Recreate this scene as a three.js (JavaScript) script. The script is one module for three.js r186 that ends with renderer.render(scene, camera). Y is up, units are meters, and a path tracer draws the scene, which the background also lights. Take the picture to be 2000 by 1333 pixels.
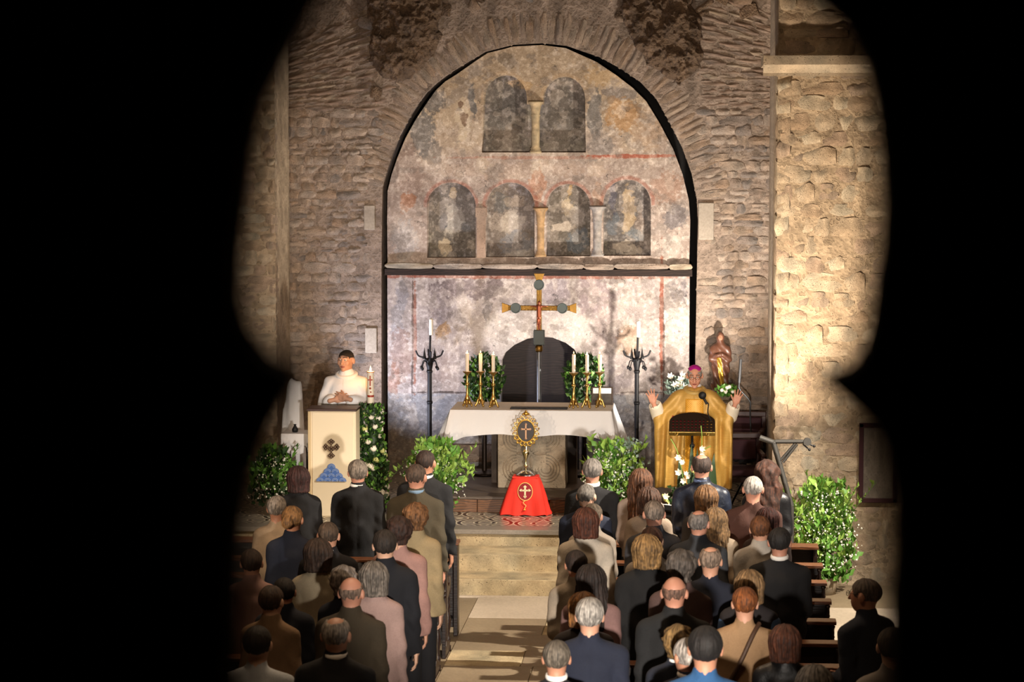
import * as THREE from 'three';
import { mergeGeometries } from 'three/addons/utils/BufferGeometryUtils.js';
import { RoundedBoxGeometry } from 'three/addons/geometries/RoundedBoxGeometry.js';
import { RectAreaLightUniformsLib } from 'three/addons/lights/RectAreaLightUniformsLib.js';

// ---------------------------------------------------------------- camera, light, exposure
const scene = new THREE.Scene();
scene.background = new THREE.Color(0x000000);
const FOCAL = 5100, EYE = 4.66;                                  // focal length in pixels of a 2000 x 1333 frame; eye height above the nave floor
const PITCH = Math.atan((666.5 - 241) / FOCAL), YAW = Math.atan(400 / FOCAL);
const camera = new THREE.PerspectiveCamera(2 * Math.atan(666.5 / FOCAL) * 180 / Math.PI, 2000 / 1333, 0.05, 80);
camera.rotation.order = 'YXZ';
camera.position.set(0, EYE, 0);
camera.rotation.set(-PITCH, YAW, 0);
camera.focus = 25.5;
camera.userData.fStop = 4.3;
camera.updateMatrixWorld();
const renderer = new THREE.WebGLRenderer({ antialias: true });
renderer.toneMapping = THREE.LinearToneMapping;
renderer.toneMappingExposure = 1.25;
renderer.shadowMap.enabled = true;
renderer.shadowMap.type = THREE.PCFSoftShadowMap;
RectAreaLightUniformsLib.init();

const LAMPS = {                                                  // candela, colour, place, aim, half angle, size
  rightFlood: { cd: 75, color: 0xf1eeea, at: [1.3, 2.75, -12.0], aim: [-2.2, 3.2, -30.4], cone: 0.22 },
  leftFlood: { cd: 130, color: 0xffe4c6, at: [-5.4, 2.6, -12.0], aim: [-2.1, 2.9, -30.4], cone: 0.24 },
  altarProfile: { cd: 520, color: 0xfff2e4, at: [0.1, 2.75, -6.6], aim: [-2.0, 1.75, -27.6], cone: 0.185 },
  pierUplight: { cd: 92, color: 0xffe8cc, at: [-0.33, 1.05, -24.25], aim: [1.3, 3.6, -26.3], cone: 0.55 },
  rightUplight: { cd: 62, color: 0xf9efe2, at: [0.32, 1.15, -28.3], aim: [-1.9, 4.9, -30.4], cone: 0.9 },
  leftUplight: { cd: 17, color: 0xe6eaff, at: [-4.4, 1.1, -29.1], aim: [-2.4, 3.2, -30.4], cone: 0.95 },
  aisleSpot: { cd: 340, color: 0xfff2e0, at: [3.6, 5.7, -21.6], aim: [-0.7, 0.0, -24.0], cone: 0.5 },
};
const NAVE_FILL = { intensity: 26, color: 0xffd9b0 };          // two warm fill panels, added under the ceiling to lift the crowd

function ray(px, py) { return new THREE.Vector3((px - 1000) / FOCAL, -(py - 666.5) / FOCAL, -1).applyEuler(camera.rotation); }
function atZ(px, py, z) { const r = ray(px, py), t = z / r.z; return new THREE.Vector3(r.x * t, EYE + r.y * t, z); }
function atY(px, py, y) { const r = ray(px, py), t = (y - EYE) / r.y; return new THREE.Vector3(r.x * t, y, r.z * t); }

// ---------------------------------------------------------------- numbers
function rng(seed) { let s = seed >>> 0; return () => { s = (s + 0x6D2B79F5) | 0; let t = Math.imul(s ^ (s >>> 15), 1 | s); t = (t + Math.imul(t ^ (t >>> 7), 61 | t)) ^ t; return ((t ^ (t >>> 14)) >>> 0) / 4294967296; }; }
const clamp = (x, a = 0, b = 1) => Math.min(b, Math.max(a, x));
const mix = (a, b, t) => a + (b - a) * t;
const sstep = (a, b, x) => { const t = clamp((x - a) / (b - a)); return t * t * (3 - 2 * t); };
function h3(x, y, z) { let n = Math.imul(x, 374761393) + Math.imul(y, 668265263) + Math.imul(z, 2147483647 ^ 0x2545F491); n = Math.imul(n ^ (n >>> 13), 1274126177); return ((n ^ (n >>> 16)) >>> 0) / 4294967296; }
function noise(x, y, z = 0) {
  const xi = Math.floor(x), yi = Math.floor(y), zi = Math.floor(z); let fx = x - xi, fy = y - yi, fz = z - zi;
  fx = fx * fx * (3 - 2 * fx); fy = fy * fy * (3 - 2 * fy); fz = fz * fz * (3 - 2 * fz);
  const a = mix(mix(h3(xi, yi, zi), h3(xi + 1, yi, zi), fx), mix(h3(xi, yi + 1, zi), h3(xi + 1, yi + 1, zi), fx), fy);
  if (fz === 0) return a;
  return mix(a, mix(mix(h3(xi, yi, zi + 1), h3(xi + 1, yi, zi + 1), fx), mix(h3(xi, yi + 1, zi + 1), h3(xi + 1, yi + 1, zi + 1), fx), fy), fz);
}
function fbm(x, y, o = 4, z = 0) { let s = 0, a = 0.5, f = 1; for (let i = 0; i < o; i++) { s += a * noise(x * f + i * 17.3, y * f + i * 9.1, z); a *= 0.5; f *= 2.03; } return s / (1 - Math.pow(0.5, o)); }
function pnoise(u, v, n, seed = 0) {                              // periodic on the unit square with n cells
  const x = u * n, y = v * n, xi = Math.floor(x), yi = Math.floor(y); let fx = x - xi, fy = y - yi; fx = fx * fx * (3 - 2 * fx); fy = fy * fy * (3 - 2 * fy);
  const w = (a) => ((a % n) + n) % n;
  return mix(mix(h3(w(xi), w(yi), seed), h3(w(xi + 1), w(yi), seed), fx), mix(h3(w(xi), w(yi + 1), seed), h3(w(xi + 1), w(yi + 1), seed), fx), fy);
}
function pfbm(u, v, n, o, seed = 0) { let s = 0, a = 0.5; for (let i = 0; i < o; i++) { s += a * pnoise(u, v, n << i, seed + i * 7); a *= 0.5; } return s / (1 - Math.pow(0.5, o)); }

// ---------------------------------------------------------------- textures
function tex(w, h, fn, { srgb = true, repeat = [1, 1], clampEdge = false } = {}) {
  const d = new Uint8Array(w * h * 4);
  for (let j = 0; j < h; j++) for (let i = 0; i < w; i++) {
    const c = fn((i + 0.5) / w, (j + 0.5) / h), k = (j * w + i) * 4;
    if (typeof c === 'number') d[k] = d[k + 1] = d[k + 2] = clamp(c, 0, 255); else { d[k] = clamp(c[0], 0, 255); d[k + 1] = clamp(c[1], 0, 255); d[k + 2] = clamp(c[2], 0, 255); }
    d[k + 3] = 255;
  }
  const t = new THREE.DataTexture(d, w, h, THREE.RGBAFormat);
  t.magFilter = THREE.LinearFilter; t.minFilter = THREE.LinearMipmapLinearFilter; t.generateMipmaps = true;
  t.wrapS = t.wrapT = clampEdge ? THREE.ClampToEdgeWrapping : THREE.RepeatWrapping;
  t.repeat.set(...repeat); if (srgb) t.colorSpace = THREE.SRGBColorSpace; t.needsUpdate = true; return t;
}
const T = {};
T.cloth = tex(256, 256, (u, v) => 222 + 22 * (pfbm(u, v, 4, 3) - 0.5) + 20 * (pnoise(u, v, 128, 3) - 0.5) + 8 * Math.sin(v * 256 * Math.PI / 2), { repeat: [2.2, 2.2] });
T.clothBump = tex(256, 256, (u, v) => 128 + 150 * (pfbm(u, v * 1, 5, 3, 11) - 0.5) + 30 * (pnoise(u, v, 128, 3) - 0.5), { srgb: false, repeat: [2.2, 2.2] });
T.hair = tex(512, 128, (u, v) => 165 + 130 * (pnoise(u, v * 0.1, 128, 5) - 0.45) + 80 * (pnoise(u, v, 32, 9) - 0.5) + 30 * (pnoise(u, v, 8, 2) - .5), { repeat: [3, 2] });
T.stone = tex(512, 512, (u, v) => { const a = pfbm(u, v, 6, 5, 21), b = pnoise(u, v, 90, 5), c = pfbm(u, v, 3, 3, 40); const g = 205 + 110 * (a - 0.5) + 26 * (b - 0.5) - (b > 0.86 ? 55 : 0); return [g + 16 * (c - 0.5), g, g - 14 * (c - 0.4)]; }, { repeat: [1, 1] });
T.stoneBump = tex(512, 512, (u, v) => { const b = pnoise(u, v, 90, 5); return 128 + 190 * (pfbm(u, v, 6, 5, 21) - 0.5) - (b > 0.86 ? 80 : 0) + 30 * (b - 0.5); }, { srgb: false });
T.rock = tex(512, 512, (u, v) => { const a = pfbm(u, v, 5, 5, 71), r = Math.abs(pfbm(u, v, 9, 4, 91) - 0.5) * 2; const b = pfbm(u, v, 24, 3, 13); const g = 196 + 120 * (a - 0.5) + 60 * (b - 0.5) - (b > 0.68 ? 40 : 0); return [g + 5, g, g - 7]; });
T.rockBump = tex(512, 512, (u, v) => { const b = pfbm(u, v, 24, 3, 13); return 128 + 170 * (pfbm(u, v, 5, 5, 71) - 0.5) + 110 * (b - 0.5) - (b > 0.68 ? 40 : 0); }, { srgb: false });
T.wood = tex(512, 256, (u, v) => { const w = pfbm(u, v, 3, 3, 5), g = Math.sin((v * 22 + w * 5) * 6.283); const f = pnoise(u * 0.25, v, 128, 8); return 190 + 28 * g + 60 * (f - 0.5) + 30 * (w - 0.5); }, { repeat: [0.7, 1.6] });
T.slab = tex(512, 512, (u, v) => { const a = pfbm(u, v, 3, 5, 31), b = pnoise(u, v, 160, 7); const g = 208 + 70 * (a - 0.5) + 22 * (b - 0.5); return [g, g - 3, g - 8]; }, { repeat: [0.45, 0.45] });
T.brocade = tex(256, 256, (u, v) => { const a = Math.sin(u * 50) * Math.sin(v * 50) + Math.sin((u + v) * 6.283 * 6) * 0.7 + Math.sin((u - v) * 6.283 * 6) * 0.7, n = pnoise(u, v, 64, 4); return a > 0.25 ? [214 + 30 * n, 160 + 20 * n, 62] : [196, 128 + 24 * n, 30]; }, { repeat: [7, 7] });

// ---------------------------------------------------------------- materials
const std = (color, roughness = 0.9, o = {}) => new THREE.MeshStandardMaterial({ color, roughness, ...o });
const phys = (o) => new THREE.MeshPhysicalMaterial(o);
const cache = {};
function clothM(c, r = 0.92) { return cache['c' + c + r] ??= std(c, r, { map: T.cloth, bumpMap: T.clothBump, bumpScale: 0.006 }); }
function hairM(c, r = 0.75) { return cache['h' + c] ??= std(c, r, { map: T.hair, bumpMap: T.hair, bumpScale: 0.003 }); }
function skinM(c) { return cache['s' + c] ??= std(c, 0.55); }
const M = {
  darkWood: std(0x2a1710, 0.38, { map: T.wood, bumpMap: T.wood, bumpScale: 0.0008 }),
  pewTop: std(0x7d4a2a, 0.42, { map: T.wood, bumpMap: T.wood, bumpScale: 0.0006 }),
  daisWood: std(0x8a5a34, 0.5, { map: T.wood, bumpMap: T.wood, bumpScale: 0.0008 }),
  doorWood: std(0x2c201d, 0.8, { map: T.wood }),
  screenWood: std(0x1d130d, 0.75, { map: T.wood }),
  redWood: std(0x4a2019, 0.45, { map: T.wood }),
  mortar: std(0xa8978a, 0.97, { map: T.rock, bumpMap: T.rockBump, bumpScale: 0.03 }),
  mortarPier: std(0xcdbba3, 0.97, { map: T.rock, bumpMap: T.rockBump, bumpScale: 0.03 }),
  tufa: std(0x745f4c, 1, { map: T.rock, bumpMap: T.rockBump, bumpScale: 0.05 }),
  rubble: std(0x8d7661, 1, { map: T.rock, bumpMap: T.rockBump, bumpScale: 0.05 }),
  recess: std(0x15110e, 1, { map: T.rock }),  // near-black colour stands in for the deep shade in the gaps
  nave: std(0x8a7868, 0.97, { map: T.rock, bumpMap: T.rockBump, bumpScale: 0.02 }),
  paleStone: std(0xc3b199, 0.85, { map: T.stone, bumpMap: T.stoneBump, bumpScale: 0.006 }),
  marble: std(0xcdbfae, 0.5, { map: T.slab, bumpMap: T.slab, bumpScale: 0.002 }),
  floor: std(0x96866f, 0.55, { map: T.slab, bumpMap: T.slab, bumpScale: 0.003 }),
  step: std(0xc6b18c, 0.85, { map: T.stone, bumpMap: T.stoneBump, bumpScale: 0.006 }),
  plasterPatch: std(0xc4b8aa, 0.95, { map: T.slab, bumpMap: T.stoneBump, bumpScale: 0.003 }),
  gold: std(0xc99f4a, 0.34, { metalness: 1 }), brass: std(0xc9ab66, 0.3, { metalness: 1 }), silver: std(0xd6d6d8, 0.2, { metalness: 1 }),
  iron: std(0x1b1a1c, 0.55, { metalness: 0.4 }), steel: std(0x45433f, 0.6, { metalness: 0.3 }), oldGold: std(0xa98548, 0.46, { metalness: 1, map: T.rock, bumpMap: T.rockBump, bumpScale: 0.004 }), black: std(0x0e0e10, 0.6),
  bronze: std(0x2d2118, 0.42, { metalness: 0.6 }), slate: std(0x3c4644, 0.55), wax: phys({ color: 0xf3ead8, roughness: 0.5, sheen: 0.2 }),
  flame: std(0xffe8c0, 1, { emissive: 0xffd08a, emissiveIntensity: 5 }),
  linen: std(0xf0f0f2, 0.85, { bumpMap: T.clothBump, bumpScale: 0.003 }),
  red: std(0xdf3020, 0.8, { bumpMap: T.clothBump, bumpScale: 0.003 }), crimson: std(0x8a1322, 0.75), seatRed: std(0x3f1620, 0.8, { map: T.cloth }),
  cream: std(0xefe0c2, 0.6), creamEdge: std(0xd0b98f, 0.6), blue: std(0x4f78c4, 0.7), blueLight: std(0xa5bde6, 0.7), crossBrown: std(0x4a2d1c, 0.5),
  leaf: std(0x5a8a34, 0.55), leafDark: std(0x24401c, 0.5), leafLight: std(0x86a84a, 0.55), leafGrey: std(0x7d9084, 0.7), stem: std(0x4b6a2f, 0.7),
  petal: std(0xf2ecdc, 0.7), bloom: std(0xe9e7dc, 0.8), bud: std(0xd7d98a, 0.7), pot: std(0xb7a58c, 0.8, { map: T.stone }),
  paper: std(0xf2f2ef, 0.9), glow: std(0xffffff, 1, { emissive: 0xffe2bd, emissiveIntensity: 1.2 }),
  glass: phys({ color: 0xffffff, roughness: 0.05, transmission: 1, thickness: 0, ior: 1.5 }),
};
const stoneTints = [0xb09a86, 0x9f8b7b, 0xbba592, 0x94857a, 0xa68d77, 0xb5a292].map((c) => std(c, 0.97, { map: T.stone, bumpMap: T.stoneBump, bumpScale: 0.02 }));
const pierTints = [0xd0bda4, 0xc2aa90, 0xd8c7ae, 0xccb79d, 0xbfa893].map((c) => std(c, 0.97, { map: T.stone, bumpMap: T.stoneBump, bumpScale: 0.014 }));
const brickTints = [0x9c8473, 0xa38b79, 0x927b6b, 0xa8947f].map((c) => std(c, 0.97, { map: T.stone, bumpMap: T.stoneBump, bumpScale: 0.008 }));

// ---------------------------------------------------------------- building helpers
const used = {};
function numbered(n) { const k = used[n] = (used[n] ?? -1) + 1; return k ? n + '_' + String(k).padStart(3, '0') : n; }
function mesh(name, geo, mat, parent) {
  const m = new THREE.Mesh(geo, mat); m.castShadow = m.receiveShadow = true;
  if (parent) { m.name = name; parent.add(m); } else { m.name = numbered(name); scene.add(m); }
  return m;
}
function tag(o, label, category, group) { o.userData.label = label; o.userData.category = category; if (group) o.userData.group = group; return o; }
function thing(name, label, category, p = [0, 0, 0], turn = 0, group) {
  const o = new THREE.Group(); o.name = numbered(name); o.position.set(p.x ?? p[0], p.y ?? p[1], p.z ?? p[2]); o.rotation.y = turn; scene.add(o);
  return tag(o, label, category, group);
}
function struct(name, geo, mat) { const m = mesh(name, geo, mat); m.userData.kind = 'structure'; return m; }
function stuff(m) { m.userData.kind = 'stuff'; return m; }
const box = (w, h, d, x = 0, y = 0, z = 0) => new THREE.BoxGeometry(w, h, d).translate(x, y, z);
const rbox = (w, h, d, r, x = 0, y = 0, z = 0) => new RoundedBoxGeometry(w, h, d, 2, r).translate(x, y, z);
const lathe = (pts, n = 20) => new THREE.LatheGeometry(pts.map(([r, y]) => new THREE.Vector2(r, y)), n);
const v3 = (a) => new THREE.Vector3(...a);
function tube(pts, r, n = 20, k = 8, closed = false) { return new THREE.TubeGeometry(new THREE.CatmullRomCurve3(pts.map(v3), closed), n, r, k, closed); }
function bar(a, b, r, k = 8) { return new THREE.TubeGeometry(new THREE.LineCurve3(v3(a), v3(b)), 1, r, k); }
function join(...g) { const l = g.flat().map((x) => { const y = x.index ? x.toNonIndexed() : x; for (const n of Object.keys(y.attributes)) if (!['position', 'normal', 'uv'].includes(n)) y.deleteAttribute(n); return y; }); return mergeGeometries(l); }
function prism(pts, depth, bevel = 0, holes = []) {               // outline in x,y; runs from z = 0 to z = depth
  const s = new THREE.Shape(pts.map(([x, y]) => new THREE.Vector2(x, y)));
  for (const h of holes) s.holes.push(new THREE.Path(h.map(([x, y]) => new THREE.Vector2(x, y))));
  return new THREE.ExtrudeGeometry(s, { depth, bevelEnabled: bevel > 0, bevelSize: bevel, bevelThickness: bevel, bevelSegments: 2, curveSegments: 12 });
}
function arcPts(cx, cy, rx, ry, a0, a1, n) { const o = []; for (let i = 0; i <= n; i++) { const a = mix(a0, a1, i / n); o.push([cx + rx * Math.cos(a), cy + ry * Math.sin(a)]); } return o; }
function boxUV(g, s = 1) {                                        // uv in metres on the plane each face turns to
  const p = g.attributes.position, n = g.attributes.normal, uv = new Float32Array(p.count * 2);
  for (let i = 0; i < p.count; i++) { const ax = Math.abs(n.getX(i)), ay = Math.abs(n.getY(i)), az = Math.abs(n.getZ(i)); if (az >= ax && az >= ay) { uv[2 * i] = p.getX(i) * s; uv[2 * i + 1] = p.getY(i) * s; } else if (ax >= ay) { uv[2 * i] = p.getZ(i) * s; uv[2 * i + 1] = p.getY(i) * s; } else { uv[2 * i] = p.getX(i) * s; uv[2 * i + 1] = p.getZ(i) * s; } }
  g.setAttribute('uv', new THREE.BufferAttribute(uv, 2)); return g;
}
// smooth bodies: a signed distance on a grid, meshed with surface nets
function nets(f, lo, hi, c, uvFn) {
  const nx = Math.ceil((hi[0] - lo[0]) / c) + 1, ny = Math.ceil((hi[1] - lo[1]) / c) + 1, nz = Math.ceil((hi[2] - lo[2]) / c) + 1;
  const d = new Float32Array(nx * ny * nz);
  for (let k = 0, q = 0; k < nz; k++) for (let j = 0; j < ny; j++) for (let i = 0; i < nx; i++, q++) d[q] = f(lo[0] + i * c, lo[1] + j * c, lo[2] + k * c);
  const id = new Int32Array(nx * ny * nz).fill(-1), P = [], I = [], sx = 1, sy = nx, sz = nx * ny;
  for (let k = 0; k < nz - 1; k++) for (let j = 0; j < ny - 1; j++) for (let i = 0; i < nx - 1; i++) {
    const q = i + j * sy + k * sz; let m = 0; const v = [];
    for (let e = 0; e < 8; e++) { const x = d[q + (e & 1) + ((e >> 1) & 1) * sy + (e >> 2) * sz]; v.push(x); if (x < 0) m |= 1 << e; }
    if (m === 0 || m === 255) continue;
    let ax = 0, ay = 0, az = 0, n = 0;
    for (let a = 0; a < 8; a++) for (const bit of [1, 2, 4]) { const b = a | bit; if (a & bit || (v[a] < 0) === (v[b] < 0)) continue; const t = v[a] / (v[a] - v[b]); ax += (a & 1) + (bit === 1 ? t : 0); ay += ((a >> 1) & 1) + (bit === 2 ? t : 0); az += (a >> 2) + (bit === 4 ? t : 0); n++; }
    id[q] = P.length / 3; P.push(lo[0] + (i + ax / n) * c, lo[1] + (j + ay / n) * c, lo[2] + (k + az / n) * c);
  }
  const quad = (a, b, e, g, flip) => { if (a < 0 || b < 0 || e < 0 || g < 0) return; if (flip) I.push(a, e, b, b, e, g); else I.push(a, b, e, b, g, e); };
  for (let k = 1; k < nz - 1; k++) for (let j = 1; j < ny - 1; j++) for (let i = 1; i < nx - 1; i++) {
    const q = i + j * sy + k * sz, s = d[q] < 0;
    if (s !== d[q + sx] < 0) quad(id[q - sy - sz], id[q - sz], id[q - sy], id[q], !s);
    if (s !== d[q + sy] < 0) quad(id[q - sx - sz], id[q - sx], id[q - sz], id[q], !s);
    if (s !== d[q + sz] < 0) quad(id[q - sx - sy], id[q - sy], id[q - sx], id[q], !s);
  }
  const g = new THREE.BufferGeometry(); g.setAttribute('position', new THREE.Float32BufferAttribute(P, 3)); g.setIndex(I); g.computeVertexNormals();
  const uv = new Float32Array(P.length / 3 * 2);
  for (let i = 0; i < P.length / 3; i++) { const x = P[3 * i], y = P[3 * i + 1], z = P[3 * i + 2]; const w = uvFn ? uvFn(x, y, z) : [Math.atan2(x, z) * 0.2, y]; uv[2 * i] = w[0]; uv[2 * i + 1] = w[1]; }
  g.setAttribute('uv', new THREE.BufferAttribute(uv, 2)); return g;
}
const smin = (a, b, k) => { const h = Math.max(k - Math.abs(a - b), 0) / k; return Math.min(a, b) - h * h * k * 0.25; };
function cap(x, y, z, a, b, ra, rb) { const bx = b[0] - a[0], by = b[1] - a[1], bz = b[2] - a[2], px = x - a[0], py = y - a[1], pz = z - a[2]; const t = clamp((px * bx + py * by + pz * bz) / (bx * bx + by * by + bz * bz + 1e-9)); return Math.hypot(px - bx * t, py - by * t, pz - bz * t) - mix(ra, rb, t); }
function ell(x, y, z, c, r) { const a = (x - c[0]) / r[0], b = (y - c[1]) / r[1], e = (z - c[2]) / r[2]; return (Math.sqrt(a * a + b * b + e * e) - 1) * Math.min(r[0], r[1], r[2]); }
// ---------------------------------------------------------------- the setting: floors, steps, walls
const PLAT = 0.52, DAIS = 0.69, ZW = -30.4, ZP = -30.47;           // sanctuary floor, altar dais, wall face, fresco face
const XL = -8.0, XR = 3.9, TOPY = 7.6;
{
  const f = struct('floor', boxUV(box(XR - XL + 1, 0.3, 34.5, (XL + XR) / 2, -0.15, -14.6)), M.floor);
  f.userData.label = 'worn pale stone nave floor between the pews'; 
  // paving slabs of the aisle and the open floor before the steps
  const R = rng(4); const slabs = [];
  for (let z = -25.3; z < -13; z += 0.0) { const d = 0.62 + R() * 0.5; slabs.push([z, d]); z += d; }
  for (const [z, d] of slabs) { let x = -2.32; while (x < -1.2) { const w = Math.min(0.5 + R() * 0.6, -1.15 - x); if (w > 0.08) mesh('paving_slab', boxUV(rbox(w - 0.008, 0.03, d - 0.008, 0.004, x + w / 2, -0.004, z + d / 2)), z < -24.3 ? M.marble : R() < 0.7 ? M.floor : M.step, f); x += w; } }
  for (const x of [1.3, 2.1, 2.9]) for (let z = -25; z < -16; z += 0.9) mesh('paving_slab', boxUV(rbox(0.79, 0.03, 0.89, 0.004, x + 0.1, -0.004, z + 0.45)), M.marble, f);
}
const mosaic = (() => {
  const c = document.createElement('canvas'); c.width = c.height = 1024; const g = c.getContext('2d');
  g.fillStyle = '#6d675f'; g.fillRect(0, 0, 1024, 1024);
  const R = rng(8);
  for (let i = 0; i < 26000; i++) { const q = 80 + R() * 45; g.fillStyle = `rgb(${q},${q - 4},${q - 11})`; g.fillRect(R() * 1024, R() * 1024, 5, 5); }
  const S = 256;
  for (let j = -1; j < 9; j++) for (let i = -1; i < 9; i++) {
    const x = i * S, y = j * S;
    for (const [col, w] of [['#c8bca6', 30], ['#1a1716', 15]]) {
      g.strokeStyle = col; g.lineWidth = w;
      g.beginPath(); g.arc(x + 128, y + 128, 118, 0, 6.3); g.stroke();
      g.beginPath(); g.arc(x, y, 118, 0, 6.3); g.stroke();
      g.beginPath(); g.arc(x + 128, y + 128, 52, 0, 6.3); g.stroke(); g.beginPath(); g.arc(x, y, 40, 0, 6.3); g.stroke();
    }
    g.fillStyle = '#d0c4ae'; g.beginPath(); g.arc(x + 128, y + 128, 18, 0, 6.3); g.fill();
  }
  const t = new THREE.CanvasTexture(c); t.colorSpace = THREE.SRGBColorSpace; t.wrapS = t.wrapT = THREE.RepeatWrapping; t.repeat.set(0.42, 0.42); return t;
})();
{
  const g = new THREE.Group(); g.name = numbered('sanctuary_floor'); g.userData = { kind: 'structure', label: 'raised mosaic sanctuary floor with three stone steps' }; scene.add(g);
  const xa = -6.6, xb = 0.56, w = xb - xa, cx = (xa + xb) / 2;
  mesh('step', boxUV(rbox(w, 0.18, 0.6, 0.012, cx, 0.09, -25.65)), M.step, g);
  mesh('step', boxUV(rbox(w, 0.35, 0.6, 0.014, cx, 0.175, -26.13)), M.step, g);
  mesh('platform_riser', boxUV(box(w, PLAT - 0.05, 5.2, cx, (PLAT - 0.05) / 2, -28.95)), M.step, g);
  mesh('edge_slab', boxUV(rbox(w, 0.05, 0.3, 0.008, cx, PLAT - 0.025, -26.47)), std(0x8d857b, 0.35, { map: T.slab }), g);
  mesh('mosaic', boxUV(box(w, 0.05, 4.95, cx, PLAT - 0.0251, -29.09)), std(0xffffff, 0.28, { map: mosaic, bumpMap: mosaic, bumpScale: 0.0015 }), g);
  mesh('threshold_slab', boxUV(rbox(w, 0.02, 0.06, 0.004, cx, 0.01, -25.32)), M.marble, g);
}
{
  const d = thing('altar_dais', 'low wooden dais with worn brown front under the altar', 'dais', [-1.76, PLAT, 0]);
  mesh('deck', boxUV(rbox(3.1, 0.03, 2.26, 0.006, 0, 0.155, -28.63)), std(0x7b6a5c, 0.55, { map: T.wood }), d);
  for (let i = 0; i < 4; i++) mesh('front_board', boxUV(rbox(0.762, 0.139, 0.04, 0.004, -1.155 + i * 0.77, 0.0702, -27.53)), M.daisWood, d);
  mesh('carcass', box(3.04, 0.138, 2.15, 0, 0.0695, -28.63), M.daisWood, d);
}

// --- arch outline: the dark joint between the masonry and the frescoed infill
const outer = [[745, 1010], [745, 530], [746, 430], [747, 367], [754, 341], [764, 309], [778, 270], [798, 231], [817, 201], [833, 180], [856, 159], [882, 140], [915, 120], [947, 101], [1002, 87], [1058, 84], [1105, 89], [1170, 111], [1215, 136], [1250, 160], [1281, 192], [1306, 236], [1333, 290], [1351, 340], [1361, 390], [1363, 430], [1361, 540], [1358, 700], [1357, 1010]].map(([a, b]) => atZ(a, b, ZW));
const inner = [[757, 519], [756, 430], [757, 374], [765, 341], [776, 309], [792, 270], [812, 234], [834, 201], [851, 177], [870, 159], [891, 146], [928, 120], [952, 104], [1003, 91], [1058, 88], [1105, 94], [1165, 121], [1205, 148], [1236, 172], [1262, 198], [1289, 242], [1315, 292], [1333, 340], [1345, 390], [1348, 430], [1346, 519]].map(([a, b]) => atZ(a, b, ZP));
const apexI = 15, apexX = outer[apexI].x;
const flat = (l) => l.map((p) => [p.x, p.y]);
function insideArch(x, y, grow = 0) {
  let c = false; const cx = -2.08, cy = 2.6;
  const P = outer.map((p) => [cx + (p.x - cx) * (1 + grow / 1.85), cy + (p.y - cy) * (1 + grow / 2.9)]);
  P[0][1] = 0; P[P.length - 1][1] = 0;
  for (let i = 0, j = P.length - 1; i < P.length; j = i++) if ((P[i][1] > y) !== (P[j][1] > y) && x < (P[j][0] - P[i][0]) * (y - P[i][1]) / (P[j][1] - P[i][1]) + P[i][0]) c = !c;
  return c;
}
// --- stones: a few rough blocks, scaled to size
function roughBlock(seed, rough = 0.13, bulge = 0.18) {
  const g = new THREE.BoxGeometry(1, 1, 1, 4, 3, 1), p = g.attributes.position;
  for (let i = 0; i < p.count; i++) {
    let x = p.getX(i), y = p.getY(i), z = p.getZ(i); const n = (s) => noise(x * 2.7 + seed * 13.1 + s, y * 2.7 + s * 3.3, z * 2 + seed) - 0.5;
    const e = Math.pow(Math.abs(2 * x), 7), f = Math.pow(Math.abs(2 * y), 7);
    const nx = x * (1 - 0.1 * f) + rough * n(1), ny = y * (1 - 0.16 * e) + rough * 1.4 * n(5), nz = z > 0 ? z - bulge * (0.5 * e + 0.5 * f) * 0.8 + bulge * 1.2 * n(9) : z;
    p.setXYZ(i, nx, ny, nz);
  }
  const uv = g.attributes.uv; for (let i = 0; i < uv.count; i++) uv.setXY(i, uv.getX(i) * 0.5 + (seed * 0.37) % 1, uv.getY(i) * 0.3 + (seed * 0.61) % 1);
  g.computeVertexNormals(); return g;
}
const BLOCKS = Array.from({ length: 10 }, (_, i) => roughBlock(i + 1));
const BRICKS = Array.from({ length: 4 }, (_, i) => roughBlock(i + 30, 0.08, 0.2));
function stone(parent, name, geos, mats, R, x, y, zFace, w, h, proud, rot = 0) {
  const m = mesh(name, geos[Math.floor(R() * geos.length)], mats[Math.floor(R() * mats.length)], parent), d = 0.14;
  m.position.set(x, y, zFace + proud - d / 2); m.scale.set(w, h, d); m.rotation.z = rot + (R() - 0.5) * 0.03; return m;
}
function courses(parent, R, x0, x1, y0, y1, hLo, hHi, wLo, wHi, zFace, mats, ok = () => true, proud = [0.001, 0.024]) {
  for (let y = y0; y < y1;) {
    const h = mix(hLo, hHi, R()); let x = x0 + R() * 0.02;
    while (x < x1 - 0.03) { let w = mix(wLo, wHi, R() * R()); if (x + w > x1 - 0.06) w = x1 - x; if (ok(x + w / 2, y + h / 2)) stone(parent, 'stone', BLOCKS, mats, R, x + w / 2, y + h / 2 + (R() - 0.5) * 0.012, zFace, w * 0.985, h * (0.84 + R() * 0.18), mix(proud[0], proud[1], R())); x += w; }
    y += h;
  }
}
const leftEdgeX = atZ(560, 600, ZW).x, rightEdgeX = 0.6;
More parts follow.
